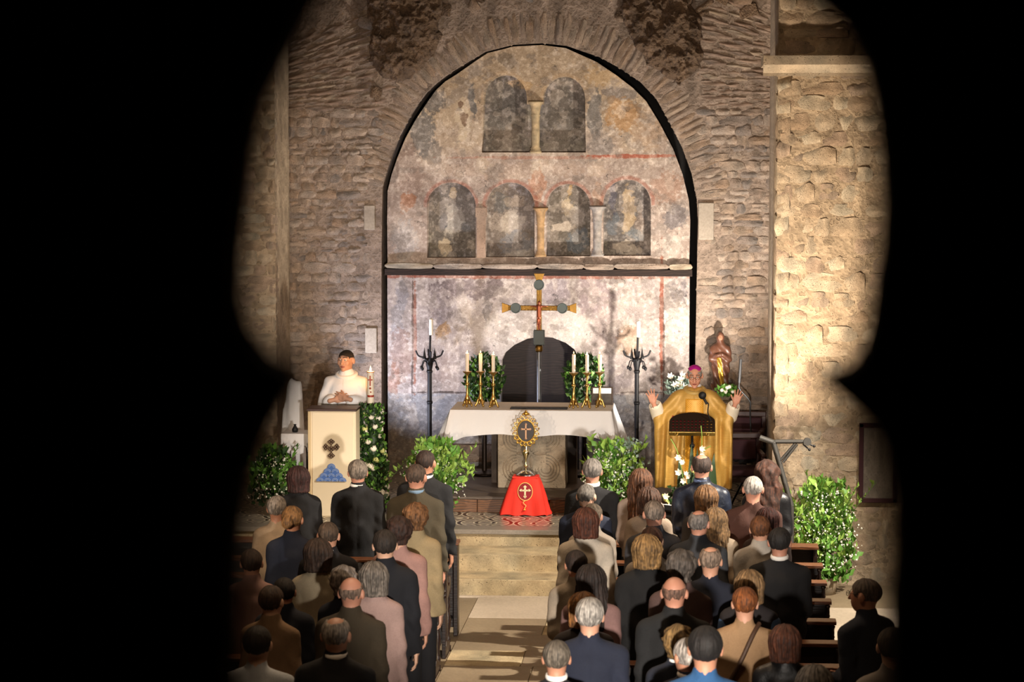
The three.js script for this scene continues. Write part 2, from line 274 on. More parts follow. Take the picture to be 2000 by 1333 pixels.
{ // masonry left of the arch
  const g = new THREE.Group(); g.name = 'wall_back_left'; g.userData = { kind: 'structure' }; scene.add(g);
  const L = outer.slice(0, apexI + 1);
  mesh('mortar', boxUV(prism([[XL, 0], [L[0].x, 0], ...flat(L), [apexX, TOPY], [XL, TOPY]], 0.55).translate(0, 0, ZW - 0.55), 1.3), M.mortar, g);
  courses(g, rng(11), leftEdgeX, -2.2, PLAT, 4.78, 0.06, 0.125, 0.1, 0.42, ZW, stoneTints, (x, y) => !insideArch(x, y, 0.17) && x < -3.85);
  const R = rng(12);
  for (let i = 0; i < 15; i++) { const t = i / 14, y = 4.82 + i * 0.055; let x = leftEdgeX; while (x < -3.97 + t * 0.02) { const w = 0.16 + R() * 0.26; stone(g, 'brick', BRICKS, brickTints, R, x + w / 2, y + (x - leftEdgeX) * 0.16 * t * 2.2 + 0.01, ZW, w, 0.04 + R() * 0.014, 0.004 + R() * 0.014, 0.36 * t); x += w; } }
  for (const [a, b, w, h] of [[722, 425, 0.13, 0.29], [725, 665, 0.14, 0.3]]) { const p = atZ(a, b, ZW); mesh('plaster_patch', boxUV(rbox(w, h, 0.03, 0.012, p.x, p.y, ZW + 0.018)), M.plasterPatch, g); }
}
{ // masonry right of the arch
  const g = new THREE.Group(); g.name = 'wall_back_right'; g.userData = { kind: 'structure' }; scene.add(g);
  const L = outer.slice(apexI);
  mesh('mortar', boxUV(prism([[apexX, TOPY], ...flat(L), [L[L.length - 1].x, 0], [XR, 0], [XR, TOPY]], 0.55).translate(0, 0, ZW - 0.55), 1.3), M.mortar, g);
  courses(g, rng(21), -0.9, rightEdgeX + 0.05, PLAT, 4.78, 0.06, 0.125, 0.12, 0.42, ZW, stoneTints, (x, y) => !insideArch(x, y, 0.14) && x > -0.2);
  const R = rng(22);
  for (let i = 0; i < 17; i++) { const t = i / 16, y = 4.88 + i * 0.058; let x = -0.2; while (x < rightEdgeX) { const w = 0.16 + R() * 0.26; stone(g, 'brick', BRICKS, brickTints, R, x + w / 2, y + (rightEdgeX - x) * 0.2 * t * 2.2, ZW, w, 0.04 + R() * 0.014, 0.004 + R() * 0.014, -0.42 * t); x += w; } }
  const p = atZ(1379, 432, ZW); mesh('plaster_patch', boxUV(rbox(0.18, 0.43, 0.03, 0.012, p.x, p.y, ZW + 0.018)), M.plasterPatch, g);
}
{ // ring of voussoirs and the broken rubble above
  const g = new THREE.Group(); g.name = numbered('arch_wall'); g.userData = { kind: 'structure' }; scene.add(g);
  const R = rng(31), curve = new THREE.CatmullRomCurve3(outer.slice(3, 26)), n = 74;
  for (let i = 0; i < n; i++) {
    const p = curve.getPointAt((i + 0.5) / n), t = curve.getTangentAt((i + 0.5) / n), a = Math.atan2(t.y, t.x), len = 0.3 + R() * 0.07, w = curve.getLength() / n;
    const nx = -Math.sin(a), ny = Math.cos(a);
    stone(g, 'voussoir', BLOCKS, [stoneTints[0], stoneTints[1], stoneTints[4]], R, p.x + nx * len / 2, p.y + ny * len / 2, ZW, len, w * (0.85 + R() * 0.2), 0.004 + R() * 0.016, a + Math.PI / 2);
  }
  for (let i = 0; i < 190; i++) { // rubble band above the ring
    const x = mix(-4.1, 0.4, R()), y = mix(5.0, 6.6, R()); if (insideArch(x, y, 0.42) || (x < -3.98 && y < 5.7) || (x > -0.2 && y < 5.9)) continue;
    stone(g, 'rubble_stone', BLOCKS, [M.rubble, M.tufa, stoneTints[3], stoneTints[4]], R, x, y, ZW, 0.1 + R() * 0.18, 0.05 + R() * 0.1, 0.02 + R() * 0.05, (R() - 0.5) * 1.2);
  }
  // two dark broken vault springers
  const lump = (pts, seed) => {
    const P = pts.map(([a, b]) => atZ(a, b, ZW)), cx = P.reduce((s, p) => s + p.x, 0) / P.length, cy = P.reduce((s, p) => s + p.y, 0) / P.length;
    const ang = P.map((p) => [Math.atan2(p.y - cy, p.x - cx), Math.hypot(p.x - cx, p.y - cy)]).sort((a, b) => a[0] - b[0]);
    const rad = (a) => { for (let i = 0; i < ang.length; i++) { const A = ang[i], B = ang[(i + 1) % ang.length]; let b1 = B[0], aa = a; if (b1 < A[0]) { b1 += 2 * Math.PI; if (aa < A[0]) aa += 2 * Math.PI; } if (aa >= A[0] && aa <= b1) return mix(A[1], B[1], (aa - A[0]) / (b1 - A[0] + 1e-6)); } return 0.2; };
    return nets((x, y, z) => { const dx = x - cx, dy = y - cy, r = Math.hypot(dx, dy), q = rad(Math.atan2(dy, dx)); const n = fbm(x * 9 + seed, y * 9, 4, z * 9) - 0.5, m2 = fbm(x * 26 + seed, y * 26, 2, z * 26) - 0.5; const prof = 0.17 * Math.sqrt(Math.max(0, 1 - Math.pow(r / (q + 0.02), 3))); return Math.max(z - ZW - prof - n * 0.2 - m2 * 0.07, r - q - 0.02 - n * 0.16, ZW - 0.1 - z) ; }, [cx - 0.6, cy - 0.6, ZW - 0.12], [cx + 0.6, cy + 0.6, ZW + 0.3], 0.014, (x, y) => [x * 1.5, y * 1.5]);
  };
  mesh('springer', lump([[728, -40], [735, 60], [734, 130], [750, 148], [775, 156], [812, 142], [835, 112], [853, 84], [858, 40], [850, -40]], 3), M.tufa, g);
  mesh('springer', lump([[1236, -40], [1236, 70], [1262, 112], [1290, 140], [1325, 157], [1358, 140], [1364, 80], [1350, 10], [1340, -40]], 8), M.tufa, g);
}
struct('wall_east', boxUV(box(XR - XL + 0.6, TOPY, 0.3, (XL + XR) / 2, TOPY / 2, -31.2)), M.recess);
struct('wall_left', boxUV(box(0.3, TOPY, 33, XL - 0.15, TOPY / 2, -14.9)), M.nave);
struct('wall_right', boxUV(box(0.3, TOPY, 33, XR + 0.15, TOPY / 2, -14.9)), M.nave);
struct('wall_west', boxUV(box(XR - XL + 0.6, TOPY, 0.3, (XL + XR) / 2, TOPY / 2, 1.75)), M.nave);
struct('ceiling', boxUV(box(XR - XL + 0.6, 0.3, 33.5, (XL + XR) / 2, TOPY + 0.15, -14.8)), M.nave);

{ // right pier with cornice
  const g = new THREE.Group(); g.name = 'wall_pier_right'; g.userData = { kind: 'structure' }; scene.add(g);
  const zf = -26.3, x0 = 0.6, x1 = XR, yc = 5.13;
  mesh('mortar', boxUV(box(x1 - x0, TOPY, 4.2, (x0 + x1) / 2, TOPY / 2, zf - 2.1)), M.mortarPier, g);
  courses(g, rng(41), x0 - 0.01, 1.75, 0, yc, 0.12, 0.2, 0.16, 0.52, zf, pierTints, () => true, [0.001, 0.014]);
  courses(g, rng(42), x0, 1.75, yc + 0.2, 6.6, 0.1, 0.2, 0.16, 0.5, zf, pierTints, () => true, [0.004, 0.03]);
  const R = rng(43);
  for (let y = 0.02; y < yc; ) { const h = 0.14 + R() * 0.22; const m = stone(g, 'corner_stone', BLOCKS, pierTints, R, 0, 0, 0, 1, 1, 0); m.rotation.set(0, -Math.PI / 2, 0); m.scale.set(0.3 + R() * 0.25, h * 0.95, 0.14); m.position.set(x0 + 0.055 - R() * 0.012, y + h / 2, zf - m.scale.x / 2 + 0.012); y += h; }
  const prof = [[0, 0], [0.05, 0.0], [0.05, 0.03], [0.1, 0.07], [0.15, 0.11], [0.15, 0.2], [0, 0.2]];
  mesh('cornice', join(boxUV(prism(prof, x1 - x0 + 0.15).rotateY(-Math.PI / 2).translate(x1, yc, zf)), boxUV(box(0.149, 0.09, 1.4, x0 - 0.0745, yc + 0.155, zf - 0.701))), M.paleStone, g);
}
{ // left pier, a narrow lit strip
  const g = new THREE.Group(); g.name = 'wall_pier_left'; g.userData = { kind: 'structure' }; scene.add(g);
  const zf = -29.4, x0 = atZ(538, 500, -29.4).x;
  mesh('mortar', boxUV(box(x0 - XL, TOPY, 1.2, (x0 + XL) / 2, TOPY / 2, zf - 0.6)), M.mortarPier, g);
  courses(g, rng(51), x0 - 0.75, x0 + 0.005, PLAT, 6.4, 0.09, 0.18, 0.16, 0.45, zf, pierTints, () => true, [0.004, 0.022]);
}

// ---------------------------------------------------------------- fresco
const FX0 = -4.1, FX1 = 0, FY0 = 0.4, FY1 = 5.7;
const blobs = [
  // [px, py, rx, ry, [r,g,b], strength]
  [845, 195, 26, 22, [104, 98, 92], 0.8], [828, 262, 24, 48, [110, 104, 98], 0.85], [850, 300, 18, 30, [116, 108, 100], 0.6], [905, 238, 14, 40, [196, 178, 152], 0.7], [922, 196, 6, 28, [92, 90, 88], 0.8], [900, 205, 5, 6, [112, 88, 70], 0.8], [906, 232, 7, 12, [112, 88, 70], 0.7], [985, 118, 22, 10, [118, 104, 88], 0.7], [1010, 160, 30, 12, [176, 140, 92], 0.5],
  [1160, 225, 16, 46, [106, 102, 98], 0.8], [1212, 182, 38, 12, [116, 106, 98], 0.75], [1215, 222, 34, 34, [168, 126, 82], 0.6], [1170, 285, 26, 22, [120, 114, 110], 0.55], [1310, 290, 14, 30, [122, 112, 104], 0.6], [1265, 250, 30, 40, [158, 132, 108], 0.5], [1185, 145, 45, 25, [182, 152, 112], 0.6],
  [1240, 305, 100, 3.5, [150, 82, 62], 0.85], [1050, 308, 180, 3, [158, 102, 82], 0.4], [800, 345, 22, 55, [134, 112, 100], 0.5], [795, 400, 16, 20, [176, 112, 76], 0.45], [1320, 420, 22, 24, [112, 106, 106], 0.7], [1300, 370, 30, 30, [160, 122, 100], 0.45], [790, 470, 28, 36, [172, 164, 158], 0.75], [1310, 480, 22, 26, [188, 178, 166], 0.6],
  [940, 322, 13, 15, [196, 180, 156], 0.55], [1050, 325, 15, 14, [198, 182, 158], 0.6], [1163, 330, 20, 12, [190, 168, 146], 0.4], [995, 330, 160, 18, [182, 158, 138], 0.35], [1050, 370, 16, 40, [176, 122, 92], 0.5], [1163, 385, 14, 30, [184, 150, 126], 0.5],
  // niche pictures, on dark grounds that also stand in for recess shade
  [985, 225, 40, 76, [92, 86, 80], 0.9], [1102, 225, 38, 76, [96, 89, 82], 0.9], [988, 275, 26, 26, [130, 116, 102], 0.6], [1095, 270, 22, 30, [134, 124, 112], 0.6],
  [882, 430, 50, 80, [102, 95, 88], 0.85], [880, 432, 19, 34, [176, 168, 156], 0.85], [884, 376, 6, 9, [188, 168, 138], 0.8], [860, 434, 9, 16, [92, 90, 90], 0.8], [863, 488, 15, 17, [190, 174, 150], 0.9], [905, 450, 10, 10, [112, 110, 108], 0.6],
  [996, 440, 50, 84, [114, 103, 94], 0.85], [1000, 440, 24, 28, [176, 164, 150], 0.8], [978, 398, 16, 20, [98, 96, 94], 0.75], [1000, 392, 20, 12, [176, 158, 138], 0.5], [1005, 478, 32, 20, [134, 134, 138], 0.7], [1010, 495, 26, 8, [182, 172, 160], 0.7],
  [1110, 430, 48, 80, [98, 90, 80], 0.85], [1106, 408, 15, 16, [182, 164, 136], 0.85], [1122, 425, 17, 22, [178, 168, 156], 0.8], [1098, 448, 20, 10, [186, 172, 156], 0.85], [1126, 473, 22, 20, [104, 108, 112], 0.85], [1112, 375, 6, 14, [186, 148, 92], 0.6],
  [1225, 430, 50, 84, [94, 88, 84], 0.85], [1224, 415, 14, 46, [176, 154, 124], 0.85], [1196, 440, 10, 26, [100, 104, 108], 0.75], [1250, 440, 12, 24, [124, 108, 96], 0.7], [1225, 488, 28, 12, [184, 172, 156], 0.85], [1240, 462, 20, 8, [108, 112, 114], 0.7], [1192, 385, 8, 30, [88, 86, 96], 0.7],
  // lower panel
  [780, 610, 12, 70, [142, 138, 140], 0.7], [810, 650, 4, 112, [138, 84, 66], 0.7], [806, 640, 2, 118, [94, 78, 70], 0.8], [920, 565, 70, 22, [114, 100, 98], 0.7], [860, 600, 20, 50, [118, 106, 104], 0.6], [905, 605, 17, 24, [192, 178, 166], 0.8], [950, 610, 12, 24, [110, 104, 106], 0.6], [862, 648, 14, 20, [160, 118, 70], 0.6], [1000, 650, 60, 44, [186, 176, 168], 0.85], [1105, 655, 52, 44, [184, 174, 166], 0.85], [1035, 580, 20, 34, [186, 174, 166], 0.7], [1085, 570, 24, 30, [140, 128, 132], 0.6], [1160, 580, 40, 40, [136, 118, 118], 0.6], [1195, 640, 30, 60, [168, 152, 146], 0.6], [1225, 580, 12, 24, [182, 166, 154], 0.5], [1292, 620, 4, 140, [132, 72, 54], 0.8], [1296, 690, 2, 90, [86, 70, 64], 0.8], [1320, 570, 16, 40, [116, 110, 112], 0.6], [1320, 640, 16, 60, [176, 164, 156], 0.5], [1000, 541, 330, 4, [140, 80, 62], 0.7], [1225, 660, 20, 30, [172, 140, 110], 0.5],
  [890, 700, 50, 60, [160, 146, 138], 0.5], [850, 720, 30, 30, [138, 120, 112], 0.5], [785, 700, 20, 50, [138, 112, 100], 0.6], [770, 740, 10, 40, [150, 100, 78], 0.4], [1200, 740, 40, 30, [126, 116, 118], 0.5], [870, 767, 66, 2.2, [88, 78, 74], 0.9], [1250, 767, 45, 2.2, [88, 78, 74], 0.9], [805, 735, 2, 34, [88, 78, 74], 0.8],
].map(([px, py, rx, ry, c, s], i, l) => { const p = atZ(px, py, ZP), k = 30.5 / FOCAL, first = l.findIndex((b) => b[0] === 985 && b[1] === 225), last = l.findIndex((b) => b[0] === 1192 && b[1] === 385); return [p.x, p.y, rx * k, ry * k, c, s, i >= first && i <= last]; });
const rings = [[881, 402, 47, 45], [997, 402, 48, 45], [1110, 404, 43, 44], [1225, 398, 47, 47], [986, 192, 43, 46], [1102, 194, 41, 44]].map(([px, py, rx, ry], i) => { const p = atZ(px, py, ZP), k = 30.5 / FOCAL; return [p.x, p.y, rx * k, ry * k, i < 4 ? [146, 88, 72] : [180, 152, 120], i < 4 ? 0.5 : 0.5]; });
const dadoY = atZ(1000, 770, ZP).y, ledgeY = atZ(1000, 525, ZP).y;
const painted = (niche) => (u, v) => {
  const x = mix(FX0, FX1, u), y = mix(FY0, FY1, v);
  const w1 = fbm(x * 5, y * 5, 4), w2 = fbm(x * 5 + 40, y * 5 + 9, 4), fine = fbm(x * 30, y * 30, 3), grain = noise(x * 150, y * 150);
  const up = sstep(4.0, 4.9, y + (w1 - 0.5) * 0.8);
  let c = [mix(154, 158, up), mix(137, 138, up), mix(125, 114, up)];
  if (niche) c = [118 + 14 * (w1 - 0.5), 110 + 10 * (w1 - 0.5), 103 + 20 * (w2 - 0.5)];  // painted grey ground, darkened evenly in place of missing niche shadow
  if (y < ledgeY) { const lo = sstep(dadoY + 0.02, dadoY - 0.02, y + (w2 - 0.5) * 0.05); c = [mix(160, 140, lo), mix(148, 138, lo), mix(142, 139, lo)]; }
  const wx = x + (w1 - 0.5) * 0.14, wy = y + (w2 - 0.5) * 0.14;
  for (const [bx, by, rx, ry, bc, s, nb] of blobs) {
    if (nb && !niche) continue;
    const thin = Math.min(rx, ry) < 0.034 ? 0.12 : 1, dx = (mix(x, wx, thin) - bx) / rx, dy = (mix(y, wy, thin) - by) / ry; if (dx * dx + dy * dy > 2.6) continue;
    const q = Math.sqrt(dx * dx + dy * dy) + (fine - 0.5) * 0.9, a = s * sstep(1.12, 0.82, q); if (a > 0) for (let i = 0; i < 3; i++) c[i] = mix(c[i], bc[i], a);
  }
  for (const [bx, by, rx, ry, bc, s] of rings) { if (y < by - 0.02) continue; const q = Math.hypot((x - bx) / rx, (y - by) / ry) + (fine - 0.5) * 0.05; const a = s * sstep(0.99, 1.03, q) * sstep(1.2, 1.1, q) * sstep(0.3, 0.5, w2 + 0.1); for (let i = 0; i < 3; i++) c[i] = mix(c[i], bc[i], a); }
  const worn = sstep(0.56, 0.62, fbm(x * 9 + 3, y * 9 + 70, 4)), dirt = sstep(0.58, 0.66, fbm(x * 6 + 90, y * 7 + 20, 5));
  for (let i = 0; i < 3; i++) { c[i] = mix(c[i], [192, 178, 164][i], worn * 0.35); c[i] = mix(c[i], [112, 102, 94][i], dirt * 0.4); c[i] += (fine - 0.5) * 36 + (w1 - 0.5) * 40 + (grain - 0.5) * 26; if (fine > 0.66) c[i] += 12; }
  const crack = Math.abs(fbm(x * 4 + 7, y * 4 + 33, 4) - 0.5); if (crack < 0.0028 && w2 > 0.45) for (let i = 0; i < 3; i++) c[i] *= 0.66;
  return c;
};
const fresco = tex(1148, 1484, painted(false), { clampEdge: true }), shadedNicheArt = tex(1148, 1484, painted(true), { clampEdge: true });
const plasterBump = T.rockBump.clone(); plasterBump.repeat.set(6, 8); plasterBump.needsUpdate = true;
M.fresco = std(0xffffff, 0.95, { map: fresco, bumpMap: plasterBump, bumpScale: 0.008 }); M.niche = std(0xffffff, 0.95, { map: shadedNicheArt, bumpMap: plasterBump, bumpScale: 0.006 });
function frescoUV(g) { const p = g.attributes.position, uv = new Float32Array(p.count * 2); for (let i = 0; i < p.count; i++) { uv[2 * i] = (p.getX(i) - FX0) / (FX1 - FX0); uv[2 * i + 1] = (p.getY(i) - FY0) / (FY1 - FY0); } g.setAttribute('uv', new THREE.BufferAttribute(uv, 2)); return g; }
const pz = (l) => l.map(([a, b]) => { const p = atZ(a, b, ZP); return [p.x, p.y]; });
function archHole(x0, x1, ys, yt, yb) { return pz([[x0, yb], [x0, ys], ...arcPts((x0 + x1) / 2, ys, (x1 - x0) / 2, ys - yt, Math.PI, 0, 14).map(([a, b]) => [a, 2 * ys - b]), [x1, ys], [x1, yb]]); }
{
  const g = new THREE.Group(); g.name = 'wall_fresco'; g.userData = { kind: 'structure' }; scene.add(g);
  const bif = pz([[941, 298], [945, 200], ...arcPts(987, 192, 42, 45, Math.PI, 0, 12).map(([a, b]) => [a, 384 - b]), [1029, 204], [1061, 204], ...arcPts(1102, 194, 41, 44, Math.PI, 0, 12).map(([a, b]) => [a, 388 - b]), [1143, 202], [1144, 298]]);
  const holes = [bif, archHole(834, 929, 402, 357, 504), archHole(949, 1044, 402, 357, 503), archHole(1067, 1153, 404, 360, 501), archHole(1178, 1271, 398, 351, 500)];
  mesh('upper_panel', frescoUV(prism(flat(inner), 0.18, 0, holes).translate(0, 0, ZP - 0.18)), M.fresco, g);
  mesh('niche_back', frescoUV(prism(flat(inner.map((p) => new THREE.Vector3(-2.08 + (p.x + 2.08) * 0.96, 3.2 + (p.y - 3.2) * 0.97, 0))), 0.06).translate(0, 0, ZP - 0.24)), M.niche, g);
  const lowTop = atZ(1000, 537, ZP).y, xa = atZ(757, 700, ZP).x, xb = atZ(1346, 700, ZP).x;
  const door = pz([[978, 1010], [978, 730], [979, 706], [986, 690], [1005, 674], [1030, 662], [1055, 658], [1080, 660], [1105, 670], [1122, 683], [1131, 700], [1131, 1010]]); door[0][1] = door[door.length - 1][1] = PLAT + 0.01;
  mesh('lower_panel', frescoUV(prism([[xa, PLAT], [xb, PLAT], [xb, lowTop], [xa, lowTop]], 0.2, 0, [door]).translate(0, 0, ZP - 0.2)), M.fresco, g);
  mesh('door_leaf', boxUV(box(1.0, 1.9, 0.05, atZ(1055, 720, ZP).x, PLAT + 0.95, ZP - 0.24)), M.doorWood, g);
  // ledge; the shaded slit below it is a dark strip
  const R = rng(61); let x = xa - 0.02; const ly = atZ(1000, 519, ZP).y;
  while (x < xb) { const w = Math.min(0.35 + R() * 0.4, xb - x + 0.03); stone(g, 'ledge_stone', BRICKS, [M.paleStone, stoneTints[5]], R, x + w / 2, ly - 0.01 + R() * 0.008, ZP, w, 0.065, 0.075 + R() * 0.015); x += w; }
  mesh('slit_shadow_strip', boxUV(box(xb - xa + 0.06, 0.075, 0.12, (xa + xb) / 2, ly - 0.082, ZP - 0.05)), std(0x3a2a22, 0.9, { map: T.wood }), g);  // dark strip set in the slit, standing in for its shadow
  // columns and pilasters of the niches
  const col = (px, yt, yb, r, mat, neck) => {
    const p = atZ(px, yt, ZP), q = atZ(px, yb, ZP), h = p.y - q.y;
    mesh('column', boxUV(lathe([[0, 0], [r * 1.5, 0], [r * 1.5, h * 0.04], [r * 1.15, h * 0.07], [r * 1.3, h * 0.09], [r, h * 0.12], [r, h * neck], [r * 1.25, h * (neck + 0.02)], [r, h * (neck + 0.04)], [r * 1.3, h * 0.9], [r * 1.9, h * 0.96], [r * 1.9, h], [0, h]], 16).translate(p.x, q.y, ZP - 0.02), 4), mat, g);
  };
  col(1046, 197, 300, 0.048, std(0xcab28c, 0.8, { map: T.stone }), 0.7);
  col(1056, 405, 502, 0.046, std(0xc79f70, 0.8, { map: T.stone }), 0.62);
  col(1167, 402, 501, 0.052, std(0xb6ada6, 0.8, { map: T.stone }), 0.66);
  const q = atZ(940, 460, ZP); mesh('pilaster', join(boxUV(box(0.1, 0.53, 0.05, q.x, q.y, ZP + 0.0)), boxUV(box(0.13, 0.11, 0.08, q.x, q.y + 0.27, ZP + 0.0))), std(0xb59a86, 0.9, { map: T.stone }), g);
}
{ // low stone plinth behind the altar
  const g = new THREE.Group(); g.name = 'wall_plinth'; g.userData = { kind: 'structure' }; scene.add(g);
  mesh('core', boxUV(box(0.95, 0.2, 0.14, -2.78, DAIS + 0.1, -30.4)), M.mortar, g);
  courses(g, rng(71), -3.3, -2.3, DAIS, DAIS + 0.2, 0.09, 0.11, 0.14, 0.4, -30.34, stoneTints);
}
// framed red picture on the pier
{
  const p = atZ(1690, 905, -26.25); const f = thing('picture_frame', 'dark red framed picture hanging on the stone pier', 'picture', [p.x + 0.13, p.y, -26.26]);
  for (const s of [-1, 1]) mesh('frame_side', rbox(0.045, 0.8, 0.03, 0.006, s * 0.17, 0, 0), M.seatRed, f);
  for (const s of [-1, 1]) mesh('frame_rail', rbox(0.385, 0.045, 0.03, 0.006, 0, s * 0.38, 0), M.seatRed, f);
  mesh('sheet', box(0.31, 0.73, 0.01, 0, 0, -0.006), std(0x8d8680, 0.6, { map: T.rock }), f);
}
// ---------------------------------------------------------------- gallery screen the view passes through
{
  const zs = -1.1, h = [[620, 0], [572, 95], [516, 200], [495, 300], [482, 400], [470, 500], [468, 590], [480, 640], [520, 690], [585, 722], [575, 770], [545, 820], [510, 890], [484, 960], [470, 1050], [463, 1160], [458, 1333], [470, 1480], [560, 1640], [800, 1760], [1100, 1790], [1400, 1760], [1620, 1640], [1712, 1480], [1724, 1333], [1722, 1200], [1730, 1100], [1730, 1000], [1716, 905], [1692, 852], [1650, 812], [1590, 760], [1562, 734], [1600, 726], [1655, 706], [1672, 680], [1682, 640], [1692, 560], [1704, 480], [1708, 400], [1702, 300], [1690, 200], [1672, 130], [1640, 65], [1572, 0], [1460, -110], [1280, -200], [1090, -235], [900, -205], [735, -110]];
  const hole = h.map(([a, b]) => { const p = atZ(a, b, zs); return [p.x, p.y]; });
  const s = thing('gallery_screen', 'dark pierced wooden gallery screen framing the whole view', 'screen', [0, 0, zs]);
  const mid = hole.reduce((q, p) => q + p[0], 0) / hole.length, pitch = 0.42;
  for (let i = -4; i <= 4; i++) mesh('pierced_board', boxUV(prism([[mid + (i - 0.5) * pitch, 3.3], [mid + (i + 0.5) * pitch, 3.3], [mid + (i + 0.5) * pitch, 5.6], [mid + (i - 0.5) * pitch, 5.6]], 0.03, 0, [hole.map(([x, y]) => [x + i * pitch, y])]).translate(0, 0, -0.03)), M.screenWood, s);
  mesh('bottom_rail', boxUV(box(11.9, 0.2, 0.08, -2.05, 3.25, -0.015)), M.screenWood, s);
  mesh('added_upper_boarding', boxUV(box(11.9, 2.0, 0.05, -2.05, 6.58, -0.015)), M.screenWood, s);  // carried up to the ceiling out of view, added to keep the gallery dark
  for (const sx of [-1, 1]) { const a = mid + sx * 4.5 * pitch, b = sx < 0 ? XL : XR; mesh('added_side_boarding', boxUV(box(Math.abs(b - a), 2.3, 0.04, (a + b) / 2, 4.45, -0.015)), M.screenWood, s); }  // unseen side boards, added to shut light out of the gallery
  struct('gallery_floor', boxUV(box(XR - XL, 0.2, 3.0, (XL + XR) / 2, 3.05, 0.2)), M.screenWood);
}
// ---------------------------------------------------------------- lamps
function spot(o, parentPos) {
  const l = new THREE.SpotLight(o.color, o.cd, 0, o.cone, 0.4, 2); l.position.set(...o.at); l.target.position.set(...o.aim); l.castShadow = true; l.shadow.radius = o.soft ?? 4; l.shadow.mapSize.set(2048, 2048); l.shadow.bias = -0.0005;
  scene.add(l); scene.add(l.target); l.target.updateMatrixWorld(); return l;
}
function floodlight(o, label, base = 0) {
  spot(o); const [x, y, z] = o.at, f = thing('floodlight', label, 'lamp', [x, base, z]);
  const dir = v3(o.aim).sub(v3(o.at)).normalize(), yaw = Math.atan2(dir.x, dir.z), pit = -Math.asin(dir.y);
  const head = (g) => g.rotateX(pit).rotateY(yaw).translate(0, y - base, 0).translate(-dir.x * 0.06, -dir.y * 0.06, -dir.z * 0.06);
  mesh('housing', head(join(rbox(0.3, 0.24, 0.08, 0.02, 0, 0, -0.01), box(0.22, 0.18, 0.05, 0, 0, -0.07))), M.black, f);
  mesh('lens', head(rbox(0.26, 0.2, 0.012, 0.005, 0, 0, 0.036)), M.glow, f);
  mesh('pole', bar([0, 0.25, 0], [0, y - base - 0.1, 0], 0.018), M.black, f);
  for (let i = 0; i < 3; i++) { const a = i * 2.094 + 0.5, k = y < 1.5 ? 0.4 : 1; mesh('leg', bar([0, 0.75 * k, 0], [k * 0.42 * Math.cos(a), 0.012, k * 0.42 * Math.sin(a)], 0.012), M.black, f); }
}
floodlight(LAMPS.rightFlood, 'black floodlight on a tripod by the stone pier wall');
floodlight(LAMPS.leftFlood, 'black floodlight on a tripod by the far side wall');
floodlight(LAMPS.pierUplight, 'low black uplight between kneeling desk and steps');
floodlight(LAMPS.rightUplight, 'low black uplight on the sanctuary floor beside the red chair', PLAT); floodlight(LAMPS.leftUplight, 'low black uplight on the sanctuary floor behind the credence table', PLAT);
{
  for (const [o, lab] of [[LAMPS.altarProfile, 'aimed at the altar']]) { spot(o); const f = thing('profile_spotlight', `black profile spotlight on a beam before the gallery ${lab}`, 'lamp', [o.at[0], 2.95, o.at[2] + 0.3]);
  mesh('barrel', new THREE.CylinderGeometry(0.07, 0.09, 0.34, 18).rotateX(Math.PI / 2).translate(0, -0.2, -0.02), M.black, f); mesh('lens', new THREE.CylinderGeometry(0.06, 0.06, 0.01, 18).rotateX(Math.PI / 2).translate(0, -0.2, -0.195), M.glow, f); mesh('bracket', box(0.03, 0.2, 0.03, 0, -0.06, 0), M.black, f);
  mesh('beam', box(0.08, 0.08, 5.2, 0, 0.06, 2.6), M.screenWood, f); }
  const o = LAMPS.aisleSpot, d = v3(o.aim).sub(v3(o.at)).normalize(); spot(o); const f = thing('wall_spotlight', 'black spotlight high on the side wall over the pews', 'lamp', [o.at[0] - d.x * 0.03, o.at[1] - d.y * 0.03, o.at[2] - d.z * 0.03]);
  const q = new THREE.Quaternion().setFromUnitVectors(new THREE.Vector3(0, 1, 0), d);
  mesh('barrel', new THREE.CylinderGeometry(0.09, 0.07, 0.2, 18).translate(0, -0.115, 0).applyQuaternion(q), M.black, f); mesh('lens', new THREE.CylinderGeometry(0.08, 0.08, 0.01, 18).applyQuaternion(q), M.glow, f); mesh('bracket', box(0.28, 0.03, 0.03, 0.2, 0.12, 0), M.black, f);
}
for (const [z, x] of [[-12.5, -2.05], [-19.5, -2.05]]) {
  const p = thing('added_fill_panel', `added warm square fill light panel under the ceiling over the ${z < -15 ? 'front' : 'rear'} pews`, 'lamp', [x, TOPY, z], 0, 'added fill light panels');
  mesh('frame', box(1.6, 0.06, 1.6, 0, -0.03, 0), M.black, p); mesh('diffuser', box(1.5, 0.01, 1.5, 0, -0.066, 0), M.glow, p);
  const l = new THREE.RectAreaLight(NAVE_FILL.color, NAVE_FILL.intensity * (z < -15 ? 1 : 0.32), 1.5, 1.5); l.position.set(x, TOPY - 0.08, z); l.lookAt(x, 0, z); scene.add(l);  // soft fill from an unseen, added source
}

